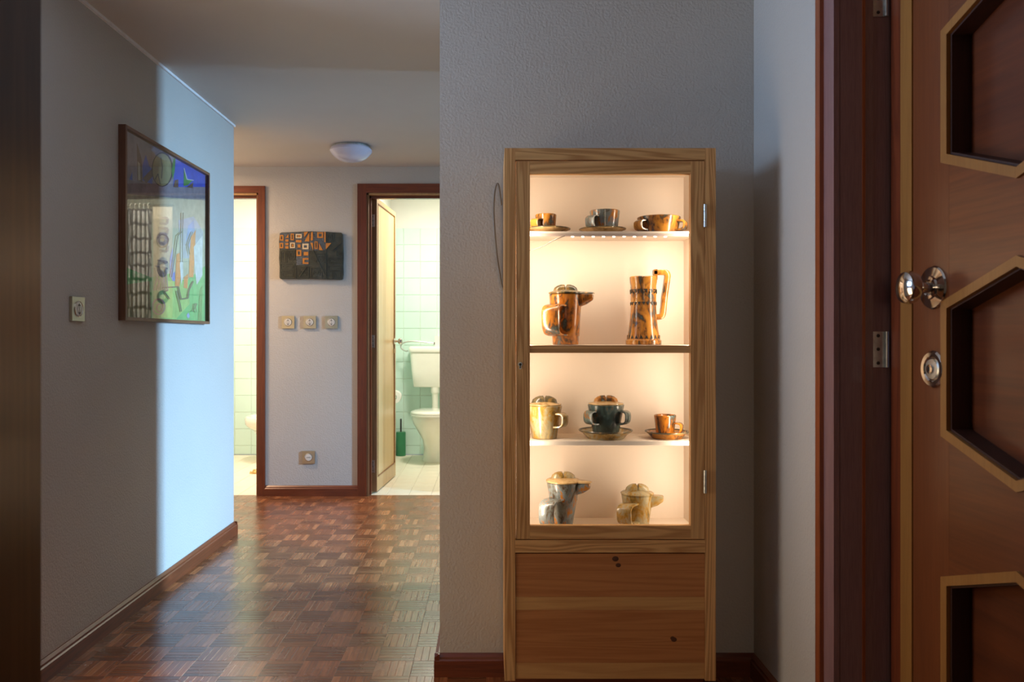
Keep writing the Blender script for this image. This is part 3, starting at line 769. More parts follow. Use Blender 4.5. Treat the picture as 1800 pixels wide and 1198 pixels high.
def cup_prof(rb, rt, h, t=0.0045, flare=0.0):
    return [(rb*0.8, 0), (rb, 0.001), (rb+(rt-rb)*0.5+flare, h*0.5), (rt, h-0.002), (rt-0.0015, h), (rt-t, h-0.0015), (rb+(rt-rb)*0.5-t+flare, h*0.5), (rb-t, 0.008), (0.003, 0.007)]
def saucer(name, label, cx, cy, z, r, h, mat, rim):
    o = tag(empty(name, (cx, cy, z)), label, 'saucer')
    lathe('dish', [(r*0.55, 0.0), (r*0.68, 0.0005), (r*0.80, h*0.45), (r*0.985, h*0.86), (r*0.95, h*0.88), (r*0.78, h*0.62), (r*0.62, h*0.42), (0.004, h*0.40)], (cx, cy, z), mat, o, 40)
    lathe('rim', [(r*0.975, h*0.80), (r, h*0.92), (r*0.985, h*1.0), (r*0.94, h*0.96), (r*0.93, h*0.86)], (cx, cy, z), rim, o, 40, cap0=False, cap1=False)
    return o
def A(d): return math.radians(d)

# first shelf
s1 = SH[1]
saucer('saucer', 'pale ochre saucer under the small brown cup on the first shelf', PX(961), YPOT, s1, 0.071, 0.016, G_cream, G_dark)
def cup(name, label, cx, cy, z, rb, rt, h, mat, az, hr, hh, hw, hz, cat='cup'):
    o = tag(empty(name, (cx, cy, z)), label, cat)
    lathe('body', cup_prof(rb, rt, h), (cx, cy, z), mat, o, 40)
    strap('handle', cx, cy, az, rt*0.5+rb*0.5, rt*0.42+rb*0.58, z+hz+hh/2, z+hz-hh/2, hr, hw, 0.005, mat, o)
    return o
cup('cup', 'small brown glazed cup, leftmost on the first shelf', PX(959.5), YPOT, s1+0.0072, 0.028, 0.0315, PZ(377)-s1-0.0072, G_amber, A(228), 0.026, 0.028, 0.026, 0.018)
saucer('saucer', 'pale saucer under the blue and rust cup on the first shelf', PX(1059), YPOT, s1, 0.070, 0.016, G_cream, G_dark)
cup('cup', 'blue grey cup with rust streaks in the middle of the first shelf', PX(1063), YPOT, s1+0.0072, 0.038, 0.0445, PZ(370.5)-s1-0.0072, G_blue, A(218), 0.022, 0.034, 0.034, 0.024)
bl = tag(empty('lugged_bowl', (PX(1158), YPOT, s1)), 'wide brown bowl with two lugs at the right of the first shelf', 'bowl')
hb = PZ(382)-s1
lathe('body', cup_prof(0.054, 0.064, hb), (PX(1158), YPOT, s1), G_amber, bl, 44)
for az in (A(210), A(-30)):
    lug('lug', PX(1158), YPOT, az, 0.058, s1+hb*0.42, 0.026, 0.022, 0.034, G_amber, bl)

# second shelf
s2 = SH[2]
def teapot(label, cx, cy, z, rb, rt, h, mat, lidmat, knobmat, az_h, handle, az_s, sp, kw, kh, cover, waist=None):
    o = tag(empty('teapot', (cx, cy, z)), label, 'teapot')
    pr = [(rb*0.8, 0), (rb, 0.001)]
    if waist: pr += [(rb+0.001, waist), (rb+0.003, waist+0.004)]
    pr += [(rb+(rt-rb)*0.55, h*0.55), (rt, h-0.002), (rt-0.002, h), (rt-0.006, h), (rt-0.007, h*0.6), (0.003, h*0.58)]
    lathe('body', pr, (cx, cy, z), mat, o, 44)
    zt, zb_, reach, w = handle
    strap('handle', cx, cy, az_h, rt*0.9, rb+0.004, z+zt, z+zb_, reach, w, 0.007, mat, o)
    shh, sreach, sw = sp
    spout('spout', cx, cy, az_s, rt-0.004, z+h-0.001, shh, sreach, sw, mat, o)
    ld = lathe('lid', [(rt*0.7, 0.0), (rt+0.0015, 0.0005), (rt+0.0025, 0.004), (rt*0.96, 0.007), (rt*0.6, 0.012), (0.004, 0.0135)], (cx, cy, z+h+0.0004), lidmat, o, 44)
    if cover:
        bm = bmesh.new(); zz = z+h+0.0006; r = rt-0.008
        add_rings(bm, [[(r, -sw*0.52, zz), (r, sw*0.52, zz), (r, sw*0.42, zz+0.0065), (r, -sw*0.42, zz+0.0065)],
                       [(rt+sreach*0.98, -sw*0.32, zz-0.0002), (rt+sreach*0.98, sw*0.32, zz-0.0002), (rt+sreach*0.95, sw*0.28, zz+0.0045), (rt+sreach*0.95, -sw*0.28, zz+0.0045)]])
        bmesh.ops.transform(bm, matrix=Matrix.Translation((cx, cy, 0)) @ Matrix.Rotation(az_s, 4, 'Z'), verts=bm.verts)
        from_bm('spout_cover', bm, lidmat, ld, True, bevel=0.001)
    knob2('lid_knob', cx, cy, z+h+0.0115, kw, kh, knobmat, ld)
    return o
h = PZ(517)-s2
teapot('orange teapot with a dark lid on the second shelf', PX(994), YPOT, s2, 0.0385, 0.0485, h, G_orange, G_dark, G_dark, A(238), (h*0.76, h*0.19, 0.056, 0.052), A(-18),
       (0.034, 0.038, 0.044), 0.074, 0.020, True, h*0.16)
jx = PX(1131); jh = PZ(486)-s2
jug = tag(empty('jug', (jx, YPOT, s2)), 'tall amber jug with a square handle on the second shelf', 'jug')
r_ = lambda px: px/2/K
lathe('body', [(r_(60), 0), (r_(62), 0.001), (r_(62), 0.013), (r_(58), 0.0155), (r_(56.5), 0.020), (r_(51), 0.045), (r_(47), 0.075), (r_(44.5), 0.105), (r_(44), 0.130), (r_(44.5), 0.165),
               (r_(45), 0.170), (r_(44.5), 0.174), (r_(47), 0.185), (r_(48), jh-0.002), (r_(46), jh), (r_(40), jh-0.002), (r_(36), 0.1), (0.003, 0.09)], (jx, YPOT, s2), G_amber, jug, 48)
hp = []
for px, py in ((1148, 479), (1162, 478.5), (1169, 479), (1172.5, 482), (1172.5, 490), (1168, 520), (1165.5, 545), (1164, 553), (1160, 556.5), (1150, 557)):
    hp.append((PX(px), YPOT, PZ(py)))
bm = bmesh.new(); add_sweep(bm, smooth_path(hp, 4), (0, 1, 0), 0.022, 0.0165)
add_box(bm, PX(1149), PX(1154.5), YPOT-0.011, YPOT+0.011, PZ(492), PZ(473.5))
from_bm('handle', bm, G_amber, jug, True, sharp=50)
def ring_tris(name, z, r, n, w, h, up, par):
    bm = bmesh.new()
    for i in range(n):
        t = 2*math.pi*i/n
        def P(dt, zz, rr): return (jx+rr*math.cos(t+dt), YPOT+rr*math.sin(t+dt), s2+zz)
        a = w/r/2
        pts = [(-a, z), (a, z), (0, z+h if up else z-h)]
        v0 = [bm.verts.new(P(d, zz, r-0.002)) for d, zz in pts]; v1 = [bm.verts.new(P(d, zz, r+0.0015)) for d, zz in pts]
        bm.faces.new(v1); bm.faces.new(v0[::-1])
        for k in range(3): bm.faces.new([v0[k], v0[(k+1) % 3], v1[(k+1) % 3], v1[k]])
    return from_bm(name, bm, G_groove, par)
ring_tris('zigzag_band', 0.126, r_(44)+0.0006, 18, 0.0105, 0.009, False, jug)
ring_tris('zigzag_band', 0.0165, r_(57)-0.0012, 20, 0.0125, 0.012, True, jug)
bm = bmesh.new()
for i in range(14):
    t0 = 2*math.pi*i/14; rr = r_(44.5)+0.0012
    for (ta, tb, za, zb_) in ((0.05, 0.34, 0.160, 0.1635), (0.26, 0.34, 0.153, 0.160), (0.05, 0.12, 0.1505, 0.157)):
        q = [(t0+ta, za), (t0+tb, za), (t0+tb, zb_), (t0+ta, zb_)]
        v0 = [bm.verts.new((jx+(rr-0.003)*math.cos(a), YPOT+(rr-0.003)*math.sin(a), s2+b_)) for a, b_ in q]
        v1 = [bm.verts.new((jx+(rr+0.001)*math.cos(a), YPOT+(rr+0.001)*math.sin(a), s2+b_)) for a, b_ in q]
        bm.faces.new(v1)
        for k in range(4): bm.faces.new([v0[k], v0[(k+1) % 4], v1[(k+1) % 4], v1[k]])
from_bm('fret_band', bm, G_groove, jug)

# third shelf
s3 = SH[3]
def lidded(name, label, cx, cy, z, rb, rt, h, mat, lidmat, knobmat, lugs, lugz, lugh, kw, kh):
    o = tag(empty(name, (cx, cy, z)), label, 'pot')
    lathe('body', [(rb*0.8, 0), (rb, 0.001), (rb+(rt-rb)*0.5, h*0.5), (rt, h-0.002), (rt-0.002, h), (rt-0.006, h), (rt-0.008, h*0.7), (0.003, h*0.68)], (cx, cy, z), mat, o, 44)
    for az in lugs: lug('lug', cx, cy, az, rb+(rt-rb)*lugz, z+h*lugz, lugh, 0.024, 0.034, mat, o)
    ld = lathe('lid', [(rt*0.7, 0.0), (rt*0.95, 0.0004), (rt*0.96, 0.003), (rt*0.6, 0.0085), (0.004, 0.011)], (cx, cy, z+h+0.0004), lidmat, o, 44)
    knob2('lid_knob', cx, cy, z+h+0.008, kw, kh, knobmat, ld)
    return o
h = PZ(711.5)-s3
lidded('sugar_pot', 'gold and grey lidded pot, leftmost on the third shelf', PX(957), YPOT, s3, 0.0365, 0.0525, h, G_gold, G_cream, G_dark, (A(-34),), 0.56, 0.038, 0.078, 0.022)
saucer('saucer', 'deep grey saucer under the dark lidded bowl', PX(1064.5), YPOT, s3, 0.080, 0.026, G_gold, G_dark)
zb3 = s3+0.0108; h = PZ(710)-zb3
lidded('lidded_bowl', 'dark teal lidded bowl with two lugs and a rust knob', PX(1065), YPOT, zb3, 0.038, 0.0540, h, G_teal, G_cream, G_amber, (A(214), A(-34)), 0.58, 0.036, 0.074, 0.021)
saucer('saucer', 'dark rimmed saucer under the brown cup on the third shelf', PX(1172), YPOT, s3, 0.065, 0.022, G_amber, G_dark)
cup('cup', 'small brown cup at the right of the third shelf', PX(1169), YPOT, s3+0.0090, 0.026, 0.0325, PZ(728.5)-s3-0.0090, G_orange, A(-30), 0.021, 0.028, 0.026, 0.022)

# cabinet floor
s4 = SH[4]
h = PZ(846)-s4
teapot('grey and orange teapot on the cabinet floor, left of the shorter one', PX(990), YPOT, s4, 0.0275, 0.0490, h, G_blue, G_cream, G_gold, A(236), (h*0.66, h*0.06, 0.056, 0.048), A(-20),
       (0.032, 0.036, 0.042), 0.074, 0.021, True)
h = PZ(868)-s4
teapot('short grey gold teapot at the right of the cabinet floor', PX(1120), YPOT, s4, 0.0340, 0.0465, h, G_gold, G_gold, G_gold, A(236), (h*0.78, h*0.20, 0.052, 0.044), A(-14),
       (0.034, 0.034, 0.036), 0.072, 0.022, False)

# ------------------------------------------------------------------ framed picture on the left wall
PY0, PY1, PZ0, PZ1, PT = 2.950, 3.836, 1.122, 1.848, 0.028
pic = tag(empty('framed_picture', (XL, (PY0+PY1)/2, PZ0)), 'framed colourful abstract painting behind glass on the left wall', 'picture')
FW = 0.013
box('frame_bar', (XL+0.001, XL+PT, PY0, PY0+FW, PZ0, PZ1), M_frame, pic, 0.001)
box('frame_bar', (XL+0.001, XL+PT, PY1-FW, PY1, PZ0, PZ1), M_frame, pic, 0.001)
box('frame_bar', (XL+0.001, XL+PT, PY0+FW, PY1-FW, PZ0, PZ0+FW), M_frame_y, pic, 0.001)
box('frame_bar', (XL+0.001, XL+PT, PY0+FW, PY1-FW, PZ1-FW, PZ1), M_frame_y, pic, 0.001)
ART = {}
def art(name, col):
    if name not in ART: ART[name] = plain('paint_'+name, col, 0.6, var=0.18, vscale=26)
    return ART[name]
AC = dict(lilac=(0.25, 0.22, 0.25), blue=(0.05, 0.10, 0.52), olive=(0.27, 0.25, 0.12), brown=(0.13, 0.08, 0.05), dark=(0.025, 0.025, 0.035), leaf=(0.06, 0.26, 0.06),
          cream=(0.42, 0.40, 0.30), pale=(0.36, 0.37, 0.46), green=(0.08, 0.42, 0.12), lime=(0.28, 0.48, 0.12), orange=(0.72, 0.19, 0.04), sky=(0.22, 0.30, 0.55), grey=(0.16, 0.16, 0.18), white=(0.60, 0.60, 0.62))
canvas_objs = {}
layer = [0]
def cpt(cx, cy):
    """point of the painting: measured on the photograph, expressed as (y, z) on the picture plane"""
    px, py = 190+cx/2.996, 200+cy/2.996
    y = 1.351*1400/(862-px)
    return (min(max(y, PY0+FW), PY1-FW), min(max(CAMZ+(592-py)*y/1400, PZ0+FW), PZ1-FW))
def paint(color, pts):
    bm = canvas_objs.setdefault(color, bmesh.new())
    layer[0] += 1
    x = XL+0.010+layer[0]*0.00006
    vs = [bm.verts.new((x, *cpt(*p))) for p in pts]
    bm.faces.new(vs)
def ell(cx, cy, rx, ry, n=20, a0=0): return [(cx+rx*math.cos(2*math.pi*i/n), cy+ry*math.sin(2*math.pi*i/n)) for i in range(n)]
def stroke(color, pts, w):
    for a, b_ in zip(pts[:-1], pts[1:]):
        dx, dy = b_[0]-a[0], b_[1]-a[1]; l = math.hypot(dx, dy) or 1
        nx, ny = -dy/l*w/2, dx/l*w/2
        paint(color, [(a[0]+nx, a[1]+ny), (b_[0]+nx, b_[1]+ny), (b_[0]-nx, b_[1]-ny), (a[0]-nx, a[1]-ny)])
paint('lilac', [(110, 60), (560, 300), (560, 1110), (90, 1110)])
paint('cream', [(110, 420), (560, 470), (560, 900), (100, 900)])
paint('blue', [(372, 215), (560, 320), (560, 400), (365, 385)])
paint('green', [(100, 800), (250, 860), (350, 840), (430, 880), (530, 800), (530, 1110), (90, 1110)])
paint('lime', [(330, 880), (440, 880), (450, 1000), (380, 1080), (300, 1070)])
paint('olive', [(110, 900), (240, 880), (250, 1090), (95, 1090)])
paint('blue', [(205, 270), (222, 215), (240, 275), (262, 300), (255, 370), (205, 350)])
paint('brown', [(175, 150), (200, 235), (205, 360), (178, 350)])
paint('cream', [(180, 250), (192, 262), (194, 350), (182, 350)])
paint('brown', [(205, 340), (262, 280), (275, 310), (225, 365)])
paint('dark', ell(308, 292, 56, 92)); paint('olive', ell(306, 294, 50, 86))
stroke('dark', [(300, 230), (308, 280), (303, 340)], 4); stroke('dark', [(270, 345), (285, 315), (296, 370)], 4)
paint('leaf', [(366, 235), (376, 215), (372, 300), (362, 345), (356, 300)])
paint('leaf', [(418, 380), (420, 285), (436, 345), (465, 350), (440, 375)]); stroke('white', [(420, 285), (436, 345), (470, 350)], 4)
paint('brown', [(436, 385), (468, 360), (465, 392)]); paint('brown', [(365, 385), (372, 350), (390, 345), (390, 388)])
paint('blue', [(135, 345), (150, 305), (152, 350)])
paint('pale', [(390, 560), (470, 540), (520, 620), (515, 760), (400, 760)])
paint('sky', [(440, 590), (470, 560), (480, 660), (455, 720), (430, 660)])
paint('orange', [(455, 650), (480, 610), (476, 740), (468, 860), (445, 860), (448, 740)])
paint('orange', [(380, 740), (398, 730), (402, 860), (395, 910), (372, 905)])
paint('orange', [(420, 860), (442, 840), (436, 920), (418, 915)])
paint('white', [(470, 700), (515, 640), (515, 850), (485, 900), (474, 800)])
paint('sky', [(345, 760), (360, 700), (368, 800), (360, 880), (346, 850)])
paint('white', [(395, 640), (412, 700), (415, 850), (405, 900), (398, 800)])
paint('blue', [(360, 840), (372, 830), (372, 880), (360, 880)])
paint('sky', [(432, 1060), (442, 1045), (450, 1065), (440, 1078)])
paint('leaf', [(500, 930), (515, 900), (512, 1090), (492, 1085)])
for k, y0 in enumerate((545, 600, 650, 690)):  # column of squiggles: marks mirrored in the glass, put into the paint
    stroke('grey', [(285, y0), (335, y0+4), (330, y0+34), (290, y0+30)], 13)
stroke('dark', ell(305, 668, 30, 34)+[(335, 668)], 8); stroke('grey', ell(300, 668, 14, 18)+[(314, 668)], 7)
stroke('grey', [(275, 770), (330, 780), (290, 800), (330, 815), (262, 800)], 9)
for q in range(7):
    stroke('grey', [(262+q*9, 810+(q % 3)*12), (275+q*8, 860+(q % 2)*30), (258+q*12, 930)], 7)
stroke('dark', [(300, 915), (385, 910), (400, 975), (435, 970), (440, 930), (462, 880)], 7); stroke('dark', [(330, 930), (310, 935), (340, 975)], 5)
stroke('dark', [(375, 930), (395, 1010), (400, 1040)], 6)
stroke('grey', ell(280, 1015, 32, 40)+[(312, 1015)], 10); stroke('grey', ell(283, 1020, 14, 20)+[(297, 1020)], 8)
stroke('dark', [(345, 860), (365, 730), (378, 640), (400, 620)], 5); stroke('dark', [(440, 740), (430, 690), (455, 620)], 5)
stroke('dark', [(455, 1040), (478, 1000), (465, 1000), (475, 1045)], 4); stroke('dark', [(405, 520), (402, 600), (400, 780)], 5)
canvas = prism('canvas', [(PY0+FW, PZ0+FW), (PY1-FW, PZ0+FW), (PY1-FW, PZ1-FW), (PY0+FW, PZ1-FW)], XL+0.002, XL+0.009, 'x', art('lilac', AC['lilac']), pic)
vs, fs, mi, ml = [], [], [], []
for c, bm in canvas_objs.items():
    ml.append(art(c, AC[c])); bm.verts.index_update(); o_ = len(vs)
    vs += [tuple(v.co) for v in bm.verts]
    for f in bm.faces: fs.append([v.index+o_ for v in f.verts]); mi.append(len(ml)-1)
    bm.free()
me = bpy.data.meshes.new('painted_image'); me.from_pydata(vs, [], fs)
img = link('painted_image', me, ml, canvas)
for p, k in zip(me.polygons, mi): p.material_index = k
tag(img, kind='stuff')
prism('glass_pane', [(PY0+FW, PZ0+FW), (PY1-FW, PZ0+FW), (PY1-FW, PZ1-FW), (PY0+FW, PZ1-FW)], XL+0.020, XL+0.0225, 'x', M_picglass, pic)

# ------------------------------------------------------------------ ceramic relief on the back wall
KB = 1400/YB
def bx_(px): return (px-862)/KB
def bz_(py): return CAMZ+(592-py)/KB
rel = tag(empty('ceramic_relief', (bx_(548), YB, bz_(491))), 'dark green ceramic wall relief with orange inlays', 'wall art')
def rc(cx, cy): return (bx_(480+cx/5.707), bz_(390+cy/5.707))
outline = [(78, 120), (95, 110), (240, 105), (330, 100), (400, 98), (470, 102), (540, 102), (620, 108), (690, 112), (705, 130), (708, 240), (712, 350), (708, 440), (712, 520), (704, 575), (690, 582),
           (560, 578), (400, 572), (250, 574), (232, 570), (85, 574), (74, 560), (76, 450), (70, 360), (74, 280), (70, 200)]
prism('slab', [rc(*p) for p in outline], YB-0.026, YB-0.001, 'y', G_relief, rel, 0.005, 2, smooth=True)
YS = YB-0.026
def rect(a, b_, c, d): return [(a, b_), (c, b_), (c, d), (a, d)]
def inlay(pts, mat=G_inlay, dp=0.005): prism('inlay', [rc(*p) for p in pts], YS-dp, YS+0.004, 'y', mat, rel, 0.0006)
def inlay_frame(a, b_, c, d, w, mat=G_inlay):
    bm = bmesh.new()
    for q in (rect(a, b_, c, b_+w), rect(a, d-w, c, d), rect(a, b_+w, a+w, d-w), rect(c-w, b_+w, c, d-w)):
        add_prism(bm, [rc(*p) for p in q], YS-0.005, YS+0.004, 'y')
    from_bm('inlay', bm, mat, rel)
bm = bmesh.new(); add_prism(bm, [rc(*p) for p in [(80, 116), (540, 104), (538, 285), (372, 290), (368, 432), (245, 434), (243, 275), (76, 275)]], YS-0.0015, YS+0.002, 'y')
from_bm('glazed_field', bm, G_relief_blue, rel)
for q in ((80, 136, 116, 192, 11), (188, 122, 220, 188, 10), (453, 108, 512, 166, 15), (78, 215, 115, 268, 11), (426, 200, 458, 275, 10), (246, 285, 294, 346, 14)): inlay_frame(*q)
inlay_frame(238, 126, 298, 168, 11, G_inlay_c); inlay_frame(182, 212, 230, 266, 10, G_inlay_c); inlay_frame(305, 222, 366, 278, 15, G_inlay_c)
inlay(rect(256, 140, 282, 156)); inlay(rect(200, 228, 214, 252))
inlay(rect(136, 180, 166, 202)); inlay(rect(136, 216, 166, 236)); inlay(rect(136, 248, 166, 272)); inlay([(138, 166), (166, 125), (166, 166)])
inlay(rect(240, 186, 296, 210)); inlay(rect(258, 230, 286, 262)); inlay(rect(318, 305, 364, 340))
inlay([(320, 108), (362, 104), (322, 160)]); inlay([(374, 112), (374, 200), (326, 200)]); inlay([(392, 108), (410, 104), (410, 190), (386, 190)])
inlay(rect(523, 104, 537, 208)); inlay([(384, 212), (410, 216), (412, 290)]); inlay([(470, 214), (510, 288), (472, 286)]); inlay([(538, 218), (594, 216), (540, 278)])
bm = bmesh.new()
for q in (rect(308, 366, 366, 382), rect(308, 408, 366, 424), rect(308, 382, 326, 408)): add_prism(bm, [rc(*p) for p in q], YS-0.005, YS+0.004, 'y')
from_bm('inlay', bm, G_inlay, rel)
# dark relief lines
bm = bmesh.new(); rr = random.Random(3)
def bar(a, b_, c, d): add_prism(bm, [rc(*p) for p in rect(a, b_, c, d)], YS-0.0035, YS+0.002, 'y')
for gx, gy, gw, gh in ((85, 290, 65, 120), (160, 290, 70, 90), (85, 420, 145, 60), (85, 490, 145, 75), (250, 450, 120, 110), (560, 360, 140, 60), (560, 440, 140, 50), (550, 500, 60, 70), (620, 500, 80, 70), (440, 320, 90, 90), (550, 120, 70, 80), (640, 290, 65, 60), (390, 460, 110, 100)):
    w = 7; a, b_, c, d = gx, gy, gx+gw, gy+gh
    while c-a > 22 and d-b_ > 22:
        bar(a, b_, c, b_+w); bar(a, d-w, c, d); bar(a, b_+w, a+w, d-w); bar(c-w, b_+w, c, d-w)
        k = rr.choice((15, 18, 21)); a += k; b_ += k; c -= k; d -= k
tag(from_bm('relief_lines', bm, G_relief, rel), kind='stuff')
bm = bmesh.new()
for p, q, w in (((410, 290), (545, 575), 13), ((600, 290), (700, 205), 9), ((540, 290), (540, 560), 8), ((240, 440), (240, 570), 8), ((270, 560), (350, 450), 8)):
    dx, dy = q[0]-p[0], q[1]-p[1]; l = math.hypot(dx, dy); nx, ny = -dy/l*w/2, dx/l*w/2
    add_prism(bm, [rc(p[0]+nx, p[1]+ny), rc(q[0]+nx, q[1]+ny), rc(q[0]-nx, q[1]-ny), rc(p[0]-nx, p[1]-ny)], YS-0.006, YS+0.002, 'y')
tag(from_bm('relief_ridges', bm, G_relief, rel), kind='stuff')

# ------------------------------------------------------------------ switches and sockets
def plate(name, label, loc, rz, kind, size=0.084, group=None):
    r = tag(empty(name, loc, rz), label, 'switch' if kind == 'switch' else 'socket', group)
    s = size/2
    box('plate', (-s, s, -0.010, 0, -s, s), M_brassplate, r, 0.003, 2, True)
    d = lathe('dial', [(0.023, 0.010), (0.023, 0.012), (0.021, 0.0125), (0.003, 0.0126)], (0, 0, 0), M_dial, r, 28, tilt=ROT_X, local=True)
    lathe('ring', [(0.0265, 0.0095), (0.0265, 0.0125), (0.0245, 0.0135), (0.0235, 0.012), (0.0235, 0.0095)], (0, 0, 0), M_chrome, d, 28, cap0=False, cap1=False, tilt=ROT_X, local=True)
    if kind == 'switch':
        bm = bmesh.new()
        for sg in (1, -1):
            add_prism(bm, [(-0.005, sg*0.011), (0.005, sg*0.011), (0, sg*0.0195)], -0.0132, -0.0122, 'y')
        add_box(bm, -0.0009, 0.0009, -0.0132, -0.0122, -0.011, 0.011)
        from_bm('arrow_mark', bm, M_black, d, False, True)
        bm = bmesh.new()
        for sg in (1, -1):
            pts = [(sg*(0.0125-0.006*abs(q)), q*0.015) for q in (-1, -0.5, 0, 0.5, 1)]
            add_sweep(bm, [(x, -0.0125, z) for x, z in pts], (0, 1, 0), 0.0015, 0.0012)
        from_bm('rocker_edge', bm, M_black, d, False, True)
    else:
        for dx in (-0.009, 0, 0.009):
            lathe('pin_hole', [(0.003, 0.0122), (0.003, 0.0132)], (dx, 0, 0), M_black, d, 12, tilt=ROT_X, local=True)
    return r
zsw = bz_(566)
plate('light_switch', 'metal light switch plate nearest the washroom door', (bx_(507), YB, zsw), 0, 'switch', group='switches under the relief')
plate('light_switch', 'middle of the three metal light switch plates under the relief', (bx_(545), YB, zsw), 0, 'switch', group='switches under the relief')
plate('light_switch', 'metal light switch plate nearest the open bathroom door', (bx_(583), YB, zsw), 0, 'switch', group='switches under the relief')
plate('power_socket', 'metal power socket low on the wall above the baseboard', (bx_(543), YB, bz_(803)), 0, 'socket')
plate('light_switch', 'brassy light switch on the left wall beside the framed picture', (XL, 2.648, 1.153), math.radians(90), 'switch', 0.080)

# ------------------------------------------------------------------ ceiling lamp
lc = (bx_(862)-(862-617)*4.75/1400, 4.75, CEIL)
lamp = tag(empty('ceiling_lamp', lc), 'round opal dome lamp on the corridor ceiling', 'lamp')
lathe('base', [(0.108, -0.001), (0.110, -0.020), (0.104, -0.024)], lc, M_steel, lamp, 40)
lathe('dome', [(0.118, -0.014), (0.1235, -0.022), (0.1245, -0.032), (0.118, -0.042), (0.098, -0.064), (0.070, -0.082), (0.036, -0.091), (0.004, -0.093)], lc, M_opal, lamp, 48)

# ------------------------------------------------------------------ bathroom things
tx = -0.49
toilet = tag(empty('toilet', (tx, 6.85, 0)), 'white toilet with a raised cistern in the mint bathroom', 'toilet')
loft('bowl', [(0.0, tx, 6.83, 0.092, 0.125), (0.02, tx, 6.83, 0.094, 0.127), (0.03, tx, 6.83, 0.086, 0.120), (0.12, tx, 6.82, 0.080, 0.125), (0.19, tx, 6.80, 0.090, 0.150), (0.26, tx, 6.775, 0.125, 0.190),
              (0.33, tx, 6.755, 0.162, 0.225), (0.375, tx, 6.75, 0.177, 0.240), (0.395, tx, 6.75, 0.178, 0.240)], M_porc, toilet)
loft('seat', [(0.396, tx, 6.75, 0.180, 0.242), (0.399, tx, 6.75, 0.186, 0.247), (0.411, tx, 6.75, 0.187, 0.248), (0.415, tx, 6.75, 0.182, 0.243)], M_porc, toilet)
loft('seat_lid', [(0.417, tx, 6.752, 0.180, 0.243), (0.421, tx, 6.752, 0.186, 0.247), (0.432, tx, 6.752, 0.183, 0.244), (0.442, tx, 6.755, 0.155, 0.215), (0.447, tx, 6.76, 0.08, 0.12)], M_porc, toilet)
loft('cistern', [(0.618, tx, 7.095, 0.185, 0.070), (0.624, tx, 7.095, 0.192, 0.075), (0.76, tx, 7.093, 0.208, 0.082), (0.925, tx, 7.09, 0.222, 0.088)], M_porc, toilet, 40, 7)
loft('cistern_lid', [(0.926, tx, 7.088, 0.229, 0.093), (0.930, tx, 7.088, 0.232, 0.095), (0.962, tx, 7.088, 0.232, 0.095), (0.976, tx, 7.088, 0.222, 0.086)], M_porc, toilet, 40, 7)
lathe('flush_pipe', [(0.038, 0.618), (0.038, 0.572), (0.030, 0.558), (0.028, 0.555), (0.028, 0.38)], (tx, 7.06, 0), M_porc, toilet, 24)
box('bowl_neck', (tx-0.07, tx+0.07, 6.93, 7.10, 0.28, 0.395), M_porc, toilet, 0.02, 3)
tag(tube('water_hose', smooth_path([(-0.732, 7.06, 0.938), (-0.755, 7.07, 0.938), (-0.790, 7.075, 0.958), (-0.795, 7.075, 0.985), (-0.770, 7.07, 1.010), (-0.71, 7.07, 1.022), (-0.62, 7.07, 1.018), (-0.500, 7.07, 1.004)]), 0.0065, M_hose),
    'grey braided water hose looping beside the cistern', 'hose')
ib = tag(empty('inlet_box', (-0.452, 7.10, 0.9765)), 'small white plastic box on the cistern at the hose end', 'box')
box('housing', (-0.490, -0.41, 7.03, 7.19, 0.9765, 1.068), M_porc, ib, 0.008, 2)
box('hose_nut', (-0.502, -0.490, 7.06, 7.08, 0.994, 1.014), M_chrome, ib, 0.002)
tb = tag(empty('toilet_brush', (-0.800, 7.12, 0)), 'toilet brush in a dark green holder on the bathroom floor', 'toilet brush')
lathe('holder', [(0.040, 0.0), (0.0435, 0.003), (0.0435, 0.205), (0.040, 0.213), (0.012, 0.214), (0.012, 0.205)], (-0.800, 7.12, 0), M_green, tb, 28)
lathe('handle', [(0.0075, 0.19), (0.0075, 0.325), (0.005, 0.33)], (-0.800, 7.12, 0), M_black, tb, 12)
pr = tag(empty('toilet_paper', (-0.836, 7.0, 0.48)), 'toilet paper roll on a wall holder behind the bathroom door', 'toilet paper')
bm_t = Matrix.Translation((0, 0, 0))
lathe('roll', [(0.020, -0.048), (0.054, -0.048), (0.054, 0.048), (0.020, 0.048)], (-0.836, 7.0, 0.535), M_paper, pr, 32, cap0=False, cap1=False, tilt=ROT_X)
lathe('core', [(0.020, -0.049), (0.0175, -0.049), (0.0175, 0.049), (0.020, 0.049)], (-0.836, 7.0, 0.535), M_card, pr, 24, cap0=False, cap1=False, tilt=ROT_X)
tube('holder', [(-0.836, 6.94, 0.535), (-0.836, 7.062, 0.535), (-0.842, 7.07, 0.535), (-0.892, 7.07, 0.535)], 0.006, M_chrome, pr)
# washroom
bxx = -1.90
bid = tag(empty('bidet', (bxx, 6.9, 0)), 'white bidet seen through the washroom doorway', 'bidet')
loft('pedestal', [(0.0, bxx, 6.93, 0.122, 0.14), (0.015, bxx, 6.93, 0.120, 0.138), (0.10, bxx, 6.92, 0.112, 0.135), (0.22, bxx, 6.90, 0.118, 0.15), (0.27, bxx, 6.88, 0.140, 0.185)], M_porc, bid)
loft('basin', [(0.262, bxx, 6.88, 0.140, 0.185), (0.295, bxx, 6.86, 0.180, 0.220), (0.320, bxx, 6.85, 0.197, 0.245), (0.360, bxx, 6.85, 0.200, 0.250), (0.382, bxx, 6.85, 0.190, 0.240), (0.388, bxx, 6.85, 0.165, 0.215), (0.380, bxx, 6.85, 0.150, 0.200), (0.300, bxx, 6.86, 0.100, 0.140)], M_porc, bid)
bm = bmesh.new(); rq = random.Random(5)
